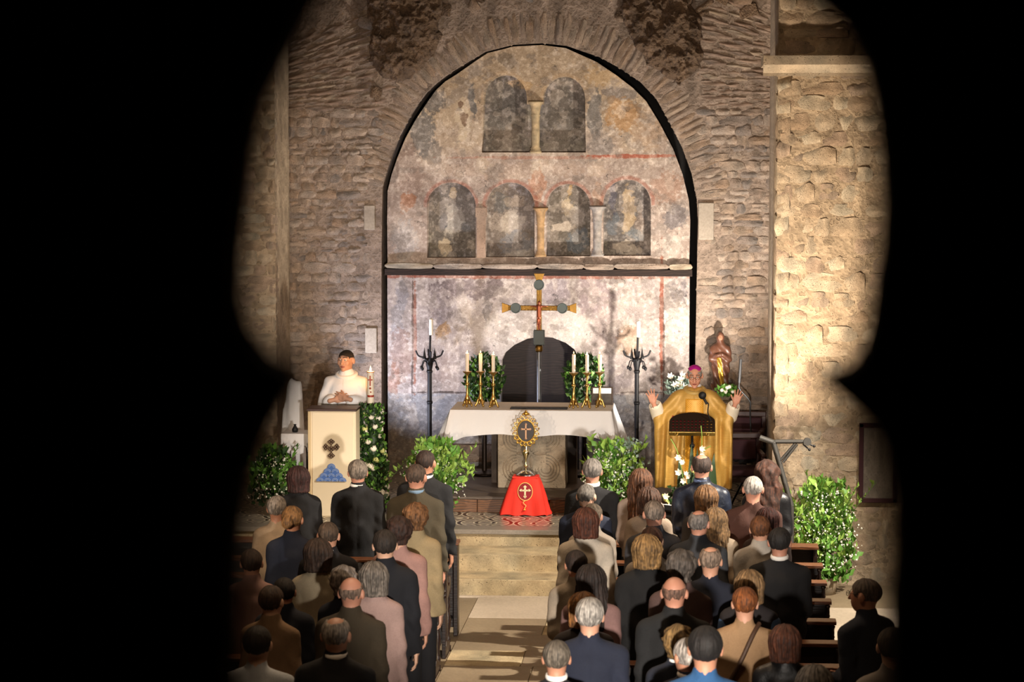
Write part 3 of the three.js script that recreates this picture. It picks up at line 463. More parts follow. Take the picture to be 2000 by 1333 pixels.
// ---------------------------------------------------------------- altar
const ALT = atZ(1036, 800, -28.0);                                 // front edge of the table
{
  const zc = -28.42, ytop = 1.555, x = ALT.x;
  const a = thing('altar', 'stone altar block carved with concentric petal circles', 'altar', [x, DAIS, zc]);
  mesh('block', boxUV(rbox(0.74, 0.8, 0.5, 0.012, 0, 0.4, 0)), M.paleStone, a);
  mesh('mensa', boxUV(rbox(1.74, 0.055, 0.82, 0.01, 0, 0.828, 0)), M.paleStone, a);
  mesh('back_support', boxUV(box(0.95, 0.8, 0.08, 0, 0.4, -0.22)), std(0x4b4038, 0.8), a);
  for (const sx of [-1, 1]) for (const sy of [0, 1]) { const lobe = []; for (let k = 0; k < 4; k++) lobe.push(new THREE.TorusGeometry(0.15 - k * 0.032, 0.007, 6, 30, Math.PI * 1.5).rotateZ(sx > 0 ? (sy ? -Math.PI / 2 : -Math.PI) : (sy ? 0 : Math.PI / 2)).translate(sx * 0.16, 0.22 + sy * 0.33, 0.25)); mesh('carved_petal', join(lobe), M.paleStone, a); }
  mesh('carved_leaf', join([0, 1, 2, 3].map((i) => new THREE.SphereGeometry(0.05, 12, 8).scale(1.5, 0.45, 0.2).translate(0.09, 0, 0).rotateZ(i * Math.PI / 2).translate(0, 0.385, 0.252))), M.paleStone, a);
  // cloth
  const c = thing('altar_cloth', 'white linen cloth hanging over the altar table', 'cloth', [x, ytop, zc]);
  const hw = 0.875, hd = 0.415, P = []; const N = 240, per = 4 * (hw + hd);
  const pos = [], idx = [], V = 9;
  for (let i = 0; i <= N; i++) {
    let s = (i / N) * per, px, pzz, nx, nz;
    if (s < 2 * hw) { px = -hw + s; pzz = hd; nx = 0; nz = 1; } else if (s < 2 * hw + 2 * hd) { px = hw; pzz = hd - (s - 2 * hw); nx = 1; nz = 0; } else if (s < 4 * hw + 2 * hd) { px = hw - (s - 2 * hw - 2 * hd); pzz = -hd; nx = 0; nz = -1; } else { px = -hw; pzz = -hd + (s - 4 * hw - 2 * hd); nx = -1; nz = 0; }
    const corner = Math.exp(-Math.pow(Math.min(hw - Math.abs(px), 9) / 0.1, 2) - Math.pow((hd - Math.abs(pzz)) / 0.1, 2)), side = Math.abs(nx);
    const cx2 = corner * 0.09; const drop = mix(0.265, 0.44, Math.max(side, corner * 0.8)) + 0.012 * Math.sin(s * 9);
    for (let v = 0; v <= V; v++) { const t = v / V, rip = (0.006 + 0.03 * side + 0.03 * corner) * t * Math.sin(s * 31 + Math.sin(s * 7)); const o = 0.004 + 0.02 * t + rip + 0.03 * t * side; pos.push(px + nx * o + Math.sign(px) * cx2 * t, -drop * t + 0.002, pzz + nz * o + Math.sign(pzz) * cx2 * 0.6 * t); }
  }
  for (let i = 0; i < N; i++) for (let v = 0; v < V; v++) { const q = i * (V + 1) + v; idx.push(q, q + 1, q + V + 1, q + 1, q + V + 2, q + V + 1); }
  const g = new THREE.BufferGeometry(); g.setAttribute('position', new THREE.Float32BufferAttribute(pos, 3)); g.setIndex(idx); g.computeVertexNormals(); g.setAttribute('uv', new THREE.Float32BufferAttribute(pos.flatMap((_, i) => i % 3 ? [] : [pos[i] + pos[i + 2], pos[i + 1]]), 2));
  const lin = M.linen.clone(); lin.side = THREE.DoubleSide;
  mesh('skirt', g, lin, c); mesh('top', boxUV(rbox(2 * hw, 0.008, 2 * hd, 0.003, 0, 0.005, 0)), M.linen, c);
  tag(mesh('book_cloth', rbox(0.62, 0.014, 0.16, 0.004).translate(x + 0.08, ytop + 0.016, zc + 0.24), M.black), 'narrow black altar cover lying between the candlesticks', 'cover');
}
// candlesticks
const stickBody = lathe([[0, 0.07], [0.02, 0.07], [0.032, 0.09], [0.018, 0.12], [0.013, 0.16], [0.012, 0.23], [0.02, 0.235], [0.023, 0.247], [0.02, 0.26], [0.012, 0.265], [0.012, 0.34], [0.016, 0.35], [0.02, 0.36], [0.05, 0.385], [0.052, 0.39], [0, 0.385]], 18);
const stickFoot = (() => { const l = []; for (let i = 0; i < 3; i++) { const a = i * 2.094 + 0.5; l.push(tube([[0, 0.1, 0], [0.03, 0.085, 0], [0.05, 0.045, 0], [0.07, 0.012, 0]], 0.014, 10, 7).rotateY(a), new THREE.SphereGeometry(0.017, 8, 6).translate(0.07, 0.016, 0).rotateY(a), new THREE.SphereGeometry(0.02, 8, 6).scale(1, 1.3, 1).translate(0.04, 0.05, 0).rotateY(a + 1.047)); } return join(l).scale(0.76, 1, 0.76); })();
const candleG = (h, r) => lathe([[0, 0], [r, 0], [r, h - 0.003], [r * 0.85, h], [0, h - 0.004]], 16);
const flameG = lathe([[0, 0], [0.004, 0.004], [0.0055, 0.01], [0.003, 0.02], [0, 0.03]], 10);
const flameG2 = lathe([[0, 0], [0.009, 0.01], [0.012, 0.024], [0.006, 0.046], [0, 0.065]], 12);
function glowAt(x, y, z, cd) { const l = new THREE.PointLight(0xffb45e, cd, 0, 2); l.position.set(x, y, z); l.castShadow = true; l.shadow.radius = 0.4; scene.add(l); }
[[912, 686, 'outer', 'left'], [938, 688, 'middle', 'left'], [963, 690, 'inner', 'left'], [1120, 688, 'inner', 'right'], [1146, 687, 'middle', 'right'], [1171, 684, 'outer', 'right']].forEach(([px, , w, side], i) => {
  const dz = [0, -0.03, 0.04, 0.05, 0.03, -0.04][i], p = atZ(px, 798, -28.26 + dz);
  const nm = { outer: 'outermost', middle: 'middle', inner: 'innermost' }[w], where = side === 'left' ? 'on the ambo side of the altar' : 'on the lectern side of the altar';
  const y0 = 1.565, s = thing('candlestick', `${nm} brass candlestick with three scroll feet ${where}`, 'candlestick', [p.x, y0, -28.3 + dz], i * 0.7, 'altar candlesticks');
  mesh('shaft', stickBody, M.brass, s); mesh('foot', stickFoot, M.brass, s);
  const c = thing('candle', `lit white candle in the ${nm} candlestick ${where}`, 'candle', [p.x, y0 + 0.386, -28.3 + dz], 0, 'altar candles'), h = 0.205 - (i % 3) * 0.004;
  mesh('wax', candleG(h, 0.0195), M.wax, c); mesh('wick', new THREE.CylinderGeometry(0.0015, 0.0015, 0.012, 5).translate(0, h, 0), M.black, c); mesh('flame', flameG.clone().translate(0, h + 0.004, 0), M.flame, c);
  if (i % 2 === 0) glowAt(p.x, y0 + 0.386 + h + 0.02, -28.3 + dz, 0.12);
});
{ // picture card leaning on the altar
  const p = atZ(1176, 775, -28.62); const s = thing('altar_card', 'small framed text card standing behind the candles', 'card', [p.x, 1.565, -28.62]);
  mesh('frame', rbox(0.24, 0.2, 0.012, 0.004).translate(0, 0.1, -0.008), M.bronze, s); mesh('sheet', box(0.2, 0.06, 0.002, 0, 0.155, 0.0), M.paper, s); mesh('picture', box(0.2, 0.09, 0.002, 0, 0.07, 0.0), std(0x57514a, 0.7, { map: T.rock }), s);
}
// processional cross
{
  const p = atZ(1053, 602, -29.5), s = thing('processional_cross', 'gilded crucifix with dark round medallions on a grey staff', 'cross', [p.x, DAIS, -29.5]); const cy = p.y - DAIS, k = 30 / FOCAL;
  mesh('staff', bar([0, 0, 0], [0, cy - 0.5, 0], 0.026, 14), std(0x6c6f74, 0.4, { metalness: 0.6 }), s); mesh('staff_foot', lathe([[0, 0], [0.2, 0], [0.2, 0.03], [0.05, 0.07], [0.03, 0.1], [0, 0.1]], 24), M.iron, s);
  mesh('knob', lathe([[0, -0.04], [0.04, -0.04], [0.055, -0.025], [0.055, 0.025], [0.04, 0.04], [0, 0.04]], 4).rotateY(Math.PI / 4).translate(0, cy - 0.46, 0), M.oldGold, s);
  mesh('socket', rbox(0.125, 0.17, 0.08, 0.008, 0, cy - 0.335, 0), M.slate, s);
  const arm = (x0, y0, x1, y1, w) => rbox(Math.abs(x1 - x0) + w, Math.abs(y1 - y0) + w, 0.026, 0.006, (x0 + x1) / 2, (y0 + y1) / 2, 0);
  mesh('upright', arm(0, cy - 0.24, 0, cy + 0.34, 0.058), M.oldGold, s); mesh('crossbar', arm(-0.37, cy, 0.37, cy, 0.058), M.oldGold, s);
  for (const [x, y, r] of [[-0.37, 0, 0], [0.37, 0, 0], [0, 0.34, 1.57]]) { mesh('flared_end', prism([[-0.02, -0.03], [0.05, -0.055], [0.05, 0.055], [-0.02, 0.03]], 0.024, 0.004).translate(0, 0, -0.012).rotateZ(x < 0 ? Math.PI : x > 0 ? 0 : Math.PI / 2).translate(x, cy + y, 0), M.oldGold, s); }
  for (const [x, y] of [[-0.265, 0], [0.265, 0], [0, 0.265]]) { const m = mesh('medallion', new THREE.CylinderGeometry(0.055, 0.058, 0.03, 28).rotateX(Math.PI / 2).translate(x, cy + y, 0.02), M.slate, s); mesh('rim', new THREE.TorusGeometry(0.054, 0.006, 8, 30).translate(x, cy + y, 0.034), M.slate, m); }
  for (let i = 0; i < 22; i++) { const a = i % 2 ? 1 : -1, t = Math.floor(i / 2) / 10; mesh('stud', new THREE.SphereGeometry(0.007, 6, 5).translate(mix(-0.2, 0.2, t), cy + a * 0.024, 0.015), M.oldGold, s); }
  const cf = (x, y, z) => { let d = cap(x, y, z, [0, 0.02, 0.03], [0, -0.1, 0.035], 0.03, 0.024); d = smin(d, ell(x, y, z, [0.004, 0.062, 0.04], [0.017, 0.024, 0.018]), 0.01); for (const q of [-1, 1]) { d = smin(d, cap(x, y, z, [q * 0.02, 0.02, 0.03], [q * 0.09, 0.024, 0.022], 0.012, 0.008), 0.008); d = smin(d, cap(x, y, z, [q * 0.009, -0.1, 0.034], [q * 0.011, -0.17, 0.045], 0.014, 0.011), 0.008); d = smin(d, cap(x, y, z, [q * 0.011, -0.17, 0.045], [q * 0.003, -0.245, 0.03], 0.011, 0.008), 0.006); } return d; };
  mesh('corpus', nets(cf, [-0.12, -0.28, 0], [0.12, 0.11, 0.075], 0.006).translate(0, cy, 0), std(0x8a4a32, 0.35, { metalness: 0.7 }), s);
}
// reliquary on its red draped stand
{
  const p = atY(1026, 1008, PLAT), z = p.z - 0.08, x = p.x;
  const d = thing('draped_stand', 'small stand under a bright red embroidered cloth', 'stand', [x, PLAT, z]);
  const N = 96, V = 14, pos = [], uv = [], idx = [];
  for (let i = 0; i <= N; i++) for (let v = 0; v <= V; v++) {
    const a = (i / N) * Math.PI * 2 + Math.PI / 4, t = v / V, c = Math.cos(a), s = Math.sin(a), q = 1 / Math.pow(Math.pow(Math.abs(c), 6) + Math.pow(Math.abs(s), 6), 1 / 6);
    const frontBack = sstep(0.5, 0.95, Math.abs(s * q)); const w = mix(0.135, 0.245, Math.pow(t, 0.8)), dd = mix(0.1, 0.112, t); const fold = 0.035 * t * (1 - frontBack) * Math.sin(a * 8) + 0.012 * t * Math.sin(a * 13 + 1);
    pos.push(c * q * (w + fold), 0.41 * (1 - t) + 0.004 + (t === 1 ? 0.006 * Math.sin(a * 9) + 0.004 : 0), s * q * (dd + fold * 0.6)); uv.push(a, t * 0.4);
  }
  for (let i = 0; i < N; i++) for (let v = 0; v < V; v++) { const q = i * (V + 1) + v; idx.push(q, q + V + 1, q + 1, q + 1, q + V + 1, q + V + 2); }
  const g = new THREE.BufferGeometry(); g.setAttribute('position', new THREE.Float32BufferAttribute(pos, 3)); g.setAttribute('uv', new THREE.Float32BufferAttribute(uv, 2)); g.setIndex(idx); g.computeVertexNormals();
  const rd = M.red.clone(); rd.side = THREE.DoubleSide; mesh('red_cloth', g, rd, d); mesh('stand_top', rbox(0.275, 0.02, 0.205, 0.006, 0, 0.408, 0), M.red, d);
  mesh('stand_frame', box(0.22, 0.39, 0.16, 0, 0.2, 0), M.darkWood, d);
  const tilt = (g2) => g2.rotateX(-0.03).translate(0, 0.262, 0.1125);
  const em = mesh('emblem', tilt(new THREE.CylinderGeometry(1, 1, 0.006, 40).rotateX(Math.PI / 2).scale(0.072, 0.088, 1)), M.crimson, d);
  mesh('emblem_ring', tilt(new THREE.TorusGeometry(1, 0.05, 8, 48).scale(0.077, 0.094, 0.1)), std(0xe8c270, 0.5), em);
  const cr = []; for (const [dx, dy] of [[0, 0.05], [-0.042, 0.012], [0.042, 0.012]]) cr.push(prism([[0, 0.018], [-0.02, 0], [0, -0.012], [0.02, 0]].map(([a, b]) => [a + dx, b + dy]), 0.004)); cr.push(prism([[-0.008, -0.068], [0.008, -0.068], [0.009, 0.05], [-0.009, 0.05]], 0.004), prism([[-0.042, 0.004], [0.042, 0.004], [0.042, 0.02], [-0.042, 0.02]], 0.004), prism([[0, -0.03], [-0.018, -0.052], [0, -0.075], [0.018, -0.052]], 0.004));
  mesh('embroidered_cross', tilt(join(cr).translate(0, 0, 0.005)), std(0xf0dcae, 0.5), em);
  mesh('cord', tilt(tube([[0, -0.1, 0.006], [-0.02, -0.112, 0.006], [-0.01, -0.13, 0.006], [0.01, -0.15, 0.008], [-0.004, -0.172, 0.008]], 0.004, 24, 6)), std(0xe8c270, 0.5), em);
  mesh('tassel', tilt(new THREE.ConeGeometry(0.014, 0.022, 10).translate(-0.004, -0.182, 0.01)), std(0xd9a63c, 0.5), em);
  const r = thing('reliquary', 'gold oval monstrance with openwork scroll rim on silver foot', 'reliquary', [x, PLAT + 0.418, z]);
  mesh('foot', lathe([[0, 0], [0.1, 0], [0.105, 0.012], [0.08, 0.03], [0.055, 0.05], [0.02, 0.06], [0, 0.06]], 16), M.silver, r);
  mesh('stem', lathe([[0, 0.05], [0.012, 0.06], [0.01, 0.09], [0.022, 0.1], [0.022, 0.112], [0.009, 0.12], [0.009, 0.165], [0.014, 0.18], [0.024, 0.21], [0.036, 0.24], [0.03, 0.262], [0.014, 0.28], [0.012, 0.31], [0, 0.32]], 18), std(0xe2cf9e, 0.22, { metalness: 1 }), r);
  const cy = 0.475; mesh('oval_rim', new THREE.TorusGeometry(1, 0.075, 10, 56).scale(0.092, 0.116, 0.16).translate(0, cy, 0), M.gold, r);
  for (let i = 0; i < 18; i++) { const a = (i / 18) * Math.PI * 2 + 0.17, u = Math.cos(a), w = Math.sin(a); mesh('scroll', join(new THREE.TorusGeometry(0.02, 0.006, 7, 16).translate(u * 0.115, cy + w * 0.142, 0), new THREE.SphereGeometry(0.009, 8, 6).translate(u * 0.14, cy + w * 0.168, 0), new THREE.SphereGeometry(0.006, 8, 6).translate(u * 0.115, cy + w * 0.142, 0.004)), w < -0.3 ? M.gold : std(0xd8b070, 0.25, { metalness: 1 }), r); }
  mesh('finial', join(new THREE.SphereGeometry(0.026, 14, 10).scale(1.1, 0.8, 0.8).translate(0, cy + 0.185, 0), new THREE.SphereGeometry(0.012, 8, 6).translate(-0.03, cy + 0.178, 0), new THREE.SphereGeometry(0.012, 8, 6).translate(0.03, cy + 0.178, 0), new THREE.SphereGeometry(0.013, 8, 6).translate(0, cy + 0.207, 0)), M.gold, r);
  const pl = mesh('dark_field', new THREE.CylinderGeometry(1, 1, 0.014, 40).rotateX(Math.PI / 2).scale(0.087, 0.11, 1).translate(0, cy, -0.002), std(0x2c2320, 0.25), r);
  mesh('relic_cross', join(box(0.014, 0.15, 0.008, 0, cy - 0.005, 0.008), box(0.09, 0.014, 0.008, 0, cy + 0.02, 0.008), ...[[0, 0.072], [-0.045, 0.02], [0.045, 0.02], [0, -0.08]].map(([a, b]) => new THREE.OctahedronGeometry(0.015).scale(1, 1, 0.3).translate(a, cy + b, 0.008))), std(0xa57d5e, 0.4, { metalness: 0.5 }), pl);
}
// ambo
{
  const z = -27.02, a0 = atZ(601, 803, z), a1 = atZ(695, 803, z), w = a1.x - a0.x, h = a0.y - PLAT, x = (a0.x + a1.x) / 2;
  const a = thing('ambo', 'tall cream ambo front with brown lattice cross above blue hills', 'ambo', [x, PLAT, z]);
  mesh('body', boxUV(rbox(w, h, 0.3, 0.008, 0, h / 2, -0.15)), M.cream, a);
  mesh('panel', boxUV(rbox(w - 0.075, h - 0.03, 0.012, 0.004, 0.01, h / 2, 0.004)), M.cream, a);
  mesh('side_strip', rbox(0.03, h - 0.01, 0.016, 0.004, -w / 2 + 0.017, h / 2, 0.004), M.creamEdge, a);
  mesh('reading_top', rbox(w + 0.02, 0.025, 0.36, 0.006, 0, h + 0.012, -0.15), M.redWood, a);
  const k = 1 / (FOCAL / 27), cx = (647 - 648) * k, cy = h - (880 - 803) * k;
  const dia = (u, v, s) => prism([[0, s], [s, 0], [0, -s], [-s, 0]].map(([p, q]) => [p + u, q + v]), 0.012, 0, [[[0, s * 0.5], [s * 0.5, 0], [0, -s * 0.5], [-s * 0.5, 0]].map(([p, q]) => [p + u, q + v])]);
  const D = []; const s = 0.021; for (const [u, v] of [[0, 0], [0, s * 1.9], [-s, s * 2.9], [s, s * 2.9], [0, s * 3.7], [-s * 1.9, 0], [s * 1.9, 0], [-s * 2.8, s], [-s * 2.8, -s], [s * 2.8, s], [s * 2.8, -s], [-s * 3.4, 0], [s * 3.4, 0], [0, -s * 1.9], [-s * 0.9, -s * 1.2], [s * 0.9, -s * 1.2], [0, -s * 3.7], [-s, -s * 4.9], [s, -s * 4.9], [0, -s * 5.6]]) D.push(dia(u, v * 0.9, s * 0.92));
  mesh('lattice_cross', join(D).translate(cx, cy + 0.03, 0.011), M.crossBrown, a);
  const hy = h - (944 - 803) * k, hills = []; for (const [row, n, r] of [[0, 4, 0.043], [1, 3, 0.043], [2, 2, 0.043], [3, 1, 0.043]]) for (let i = 0; i < n; i++) { const hx = (i - (n - 1) / 2) * 0.078, yy = hy + 0.005 + row * 0.048, zz = 0.011 + (3 - row) * 0.003; const m = mesh('blue_hill', prism(row ? [[hx + r, yy - 0.03], ...arcPts(hx, yy, r, r, 0, Math.PI, 18), [hx - r, yy - 0.03]] : arcPts(hx, yy, r, r, 0, Math.PI, 18), 0.006).translate(cx, 0, zz), M.blue, a); for (const q of [0.78, 0.5]) mesh('hill_line', new THREE.TorusGeometry(r * q, 0.0028, 5, 18, Math.PI).translate(cx + hx, yy, zz + 0.006), M.blueLight, m); }
}
// paschal candle on its garlanded stand
const PASCHAL = atZ(724, 787, -27.48);
{
  const { x, y } = PASCHAL, z = -27.48, s = thing('candle_stand', 'tall dark stand of the paschal candle', 'stand', [x + 0.03, PLAT, z]), h = y - PLAT;
  mesh('pole', lathe([[0, 0], [0.13, 0], [0.13, 0.02], [0.03, 0.05], [0.022, 0.1], [0.022, h - 0.06], [0.05, h - 0.03], [0.075, h - 0.02], [0.075, h - 0.004], [0, h - 0.004]], 20), M.bronze, s);
  const c = thing('paschal_candle', 'thick cream paschal candle with red and gold decoration', 'candle', [x, y - 0.003, z]);
  mesh('wax', candleG(0.335, 0.036), M.wax, c);
  mesh('red_band', new THREE.CylinderGeometry(0.0365, 0.0365, 0.022, 20).translate(0, 0.075, 0), std(0xa23420, 0.5), c);
  mesh('wax_cross', join(box(0.014, 0.11, 0.004, 0, 0.24, 0.036), box(0.05, 0.014, 0.012, 0, 0.25, 0.031), new THREE.SphereGeometry(0.012, 8, 6).translate(0, 0.16, 0.034), new THREE.SphereGeometry(0.009, 8, 6).translate(0.005, 0.12, 0.034)), std(0xa8432c, 0.5), c);
  mesh('rim', new THREE.TorusGeometry(0.034, 0.005, 8, 24).rotateX(Math.PI / 2).translate(0, 0.332, 0), std(0xd7764a, 0.5), c);
  mesh('flame', flameG2.clone().translate(0, 0.335, 0), M.flame, c); glowAt(x, y + 0.36, z, 0.5);
}
// wrought iron candle stands
for (const [px, yt, lab] of [[842, 622, 'beside the ambo flowers'], [1247, 626, 'beside the bishop']]) {
  const z = -30.02, p = atZ(px, yt, z), q = atZ(px - 3, 700, z), s = thing('iron_candle_stand', `tall wrought iron candle stand with leafy arms ${lab}`, 'candle stand', [q.x, PLAT, z], 0, 'wrought iron stands'); const hy = q.y - PLAT, top = p.y - PLAT - 0.19;
  mesh('pole', join(bar([0, 0, 0], [0, hy - 0.08, 0], 0.026, 10), bar([0, hy - 0.1, 0], [0.01, top, 0], 0.012, 8), ...[0.35, 0.75, 1.05].map((t) => lathe([[0, -0.02], [0.03, -0.02], [0.036, 0], [0.03, 0.02], [0, 0.02]], 12).translate(0, hy * t * 0.85, 0))), M.iron, s);
  for (let i = 0; i < 3; i++) { const a = i * 2.094 + 0.4; mesh('foot', tube([[0, 0.16, 0], [0.07, 0.13, 0], [0.14, 0.05, 0], [0.18, 0.015, 0]], 0.014, 12, 6).rotateY(a), M.iron, s); }
  mesh('cup', lathe([[0, -0.16], [0.028, -0.14], [0.05, -0.02], [0.058, 0.0], [0.02, -0.01], [0, -0.01]], 14).translate(0, hy, 0), M.iron, s);
  for (let i = 0; i < 4; i++) { const a = i * 1.571 + 0.2; mesh('leafy_arm', join(tube([[0, hy - 0.1, 0], [0.06, hy + 0.0, 0], [0.13, hy + 0.03, 0], [0.16, hy + 0.09, 0]], 0.011, 14, 6), new THREE.ConeGeometry(0.022, 0.14, 4).scale(1, 1, 0.35).translate(0.06, hy + 0.06, 0)).rotateY(a), M.iron, s); mesh('drop', join(tube([[0.03, hy - 0.06, 0], [0.09, hy - 0.03, 0], [0.125, hy - 0.1, 0]], 0.006, 10, 5), new THREE.SphereGeometry(0.018, 8, 6).scale(1, 1.3, 1).translate(0.125, hy - 0.115, 0)).rotateY(a + 0.75), M.iron, s); }
  const c = thing('candle', `unlit white candle on the iron stand ${lab}`, 'candle', [p.x, PLAT + top - 0.005, z]); mesh('wax', lathe([[0, 0], [0.024, 0], [0.024, 0.175], [0.014, 0.19], [0, 0.192]], 16), M.wax, c); mesh('wick', new THREE.CylinderGeometry(0.002, 0.002, 0.012, 5).translate(0, 0.195, 0), M.black, c);
}
// lectern, book, microphones
const LECT = atZ(1352, 830, -26.75);
{
  const { x, y } = LECT, z = -26.75, s = thing('lectern', 'dark openwork metal lectern with curved top on a thin pole', 'lectern', [x, PLAT, z]), h = y - PLAT;
  mesh('base', lathe([[0, 0], [0.13, 0], [0.13, 0.02], [0.05, 0.045], [0.02, 0.08], [0, 0.08]], 24), M.iron, s);
  mesh('pole', join(bar([0, 0.05, 0], [0, h - 0.02, 0], 0.014, 12), lathe([[0, -0.02], [0.022, -0.018], [0.026, 0], [0.022, 0.018], [0, 0.02]], 14).translate(0, h - 0.22, 0)), M.iron, s);
  const tilt = (g) => g.rotateX(-0.95).translate(0, h + 0.01, 0.0);
  const hw = 0.235, top = arcPts(0, 0.02, hw, 0.14, 0.0, Math.PI, 16), holes = []; const R = rng(5);
  for (let j = 0; j < 4; j++) for (let i = 0; i < 11; i++) { const cx = (i - 5) * 0.039, cy = -0.105 + j * 0.045; if (Math.abs(cx) > hw - 0.03 || cy > 0.02 + 0.14 * Math.sqrt(Math.max(0, 1 - (cx / hw) ** 2)) - 0.035) continue; holes.push(arcPts(cx, cy, 0.0125, 0.015, 0, Math.PI * 1.8, 6)); }
  mesh('desk', tilt(prism([[-hw, -0.14], [hw, -0.14], ...top], 0.012, 0, holes)), M.bronze, s);
  mesh('lip', tilt(join(rbox(2 * hw, 0.014, 0.05, 0.004, 0, -0.142, -0.01), ...[-0.16, 0.16].map((q) => new THREE.TorusGeometry(0.016, 0.004, 6, 14).translate(q, -0.16, 0)))), M.brass, s);
  const b = thing('open_book', 'open book with white pages on the lectern', 'book', [x, PLAT + h + 0.02, z]); const bt = (g) => g.rotateX(-0.95 + Math.PI / 2 + 0.0).rotateX(-Math.PI / 2).translate(0, 0, -0.02);
  mesh('cover', bt(rbox(0.36, 0.22, 0.012, 0.004, -0.03, 0.0, -0.012)), M.crimson, b); for (const q of [-1, 1]) mesh('pages', bt(rbox(0.165, 0.2, 0.02, 0.006).rotateY(q * 0.08).translate(-0.03 + q * 0.085, 0, -0.026)), M.paper, b);
  const m = thing('microphone', 'black gooseneck microphone with foam ball before the bishop', 'microphone', [x, PLAT + h, z]); const q = atZ(1372, 772, -26.75), mx = q.x - x, my = q.y - PLAT - h;
  mesh('gooseneck', tube([[0.2, 0.02, -0.03], [0.16, my * 0.4, 0.0], [mx + 0.06, my * 0.72, 0.02], [mx + 0.035, my - 0.07, 0.03]], 0.006, 24, 7), M.black, m); mesh('capsule', bar([mx + 0.045, my - 0.09, 0.03], [mx + 0.01, my - 0.02, 0.04], 0.013, 12), M.black, m); mesh('foam', new THREE.SphereGeometry(0.04, 20, 16).translate(mx, my, 0.045), M.black, m);
}
{
  const z = -29.2, a = atZ(1447, 702, z), b = atZ(1444, 748, z), c = atZ(1465, 785, z), d = atZ(1469, 880, z), e = atY(1471, 985, PLAT);
  const s = thing('boom_microphone', 'slim black microphone on a bent floor stand behind the bishop', 'microphone', [d.x, PLAT, z]); const L = (p, dy = 0) => [p.x - d.x, p.y - PLAT + dy, 0];
  mesh('stand', tube([[0, 0.02, 0], [0, 0.6, 0], L(d), L(c, -0.1), L(c), L(b, -0.06), L(b)], 0.009, 60, 7), M.black, s); mesh('capsule', bar(L(b), L(a), 0.016, 12), M.black, s); mesh('base', lathe([[0, 0], [0.14, 0], [0.14, 0.015], [0.02, 0.03], [0, 0.03]], 20), M.black, s);
}
// statue of a robed woman on a bracket
{
  const z = -30.22, top = atZ(1407, 647, z), bot = atZ(1407, 768, z), h = top.y - bot.y, s = thing('statue', 'carved brown and gilt statue of a robed woman on the wall', 'statue', [top.x, bot.y, z]), k = h / 0.72;
  const body = (x, y, z2) => { let d = ell(x, y, z2, [0, 0.655, 0.01], [0.042, 0.058, 0.045]); d = smin(d, cap(x, y, z2, [0, 0.56, 0], [0, 0.62, 0], 0.05, 0.04), 0.03); d = smin(d, cap(x * 0.75, y, z2, [0, 0.5, 0], [0, 0.36, 0], 0.075, 0.068), 0.05); d = smin(d, cap(x * 0.8, y, z2, [0.01, 0.36, 0], [0.0, 0.02, 0], 0.075, 0.085), 0.05); for (const q of [-1, 1]) { d = smin(d, cap(x, y, z2, [q * 0.085, 0.52, 0], [q * 0.1, 0.4, 0.03], 0.036, 0.034), 0.03); d = smin(d, cap(x, y, z2, [q * 0.1, 0.4, 0.03], [q * 0.02, 0.45, 0.085], 0.03, 0.024), 0.02); } d += 0.009 * Math.sin(x * 95 + y * 26) * sstep(0.5, 0.2, y) + 0.004 * Math.sin(y * 60 + x * 60); return Math.max(d, -y + 0.004); };
  mesh('robe', nets(body, [-0.17, -0.01, -0.12], [0.17, 0.73, 0.14], 0.009).scale(k, k, k), std(0x5c3a2b, 0.4), s);
  mesh('gilt_panel', nets((x, y, z2) => Math.max(body(x, y, z2) - 0.008, Math.abs(x - 0.012 + (y - 0.2) * 0.12) - 0.028, y - 0.42, -z2), [-0.1, 0, -0.02], [0.1, 0.44, 0.14], 0.008).scale(k, k, k), std(0xd6a844, 0.3, { metalness: 0.8 }), s);
  mesh('face', nets((x, y, z2) => smin(ell(x, y, z2, [0, 0.648, 0.035], [0.03, 0.04, 0.03]), ell(x, y, z2, [0, 0.642, 0.068], [0.006, 0.012, 0.008]), 0.01), [-0.05, 0.59, -0.02], [0.05, 0.71, 0.1], 0.005).scale(k, k, k), std(0x9a7058, 0.5), s);
  mesh('bracket', boxUV(prism([[-0.13, 0], [0.13, 0], [0.1, -0.07], [-0.1, -0.07]], 0.26, 0.004).translate(0, 0, -0.16)), M.paleStone, s);
}
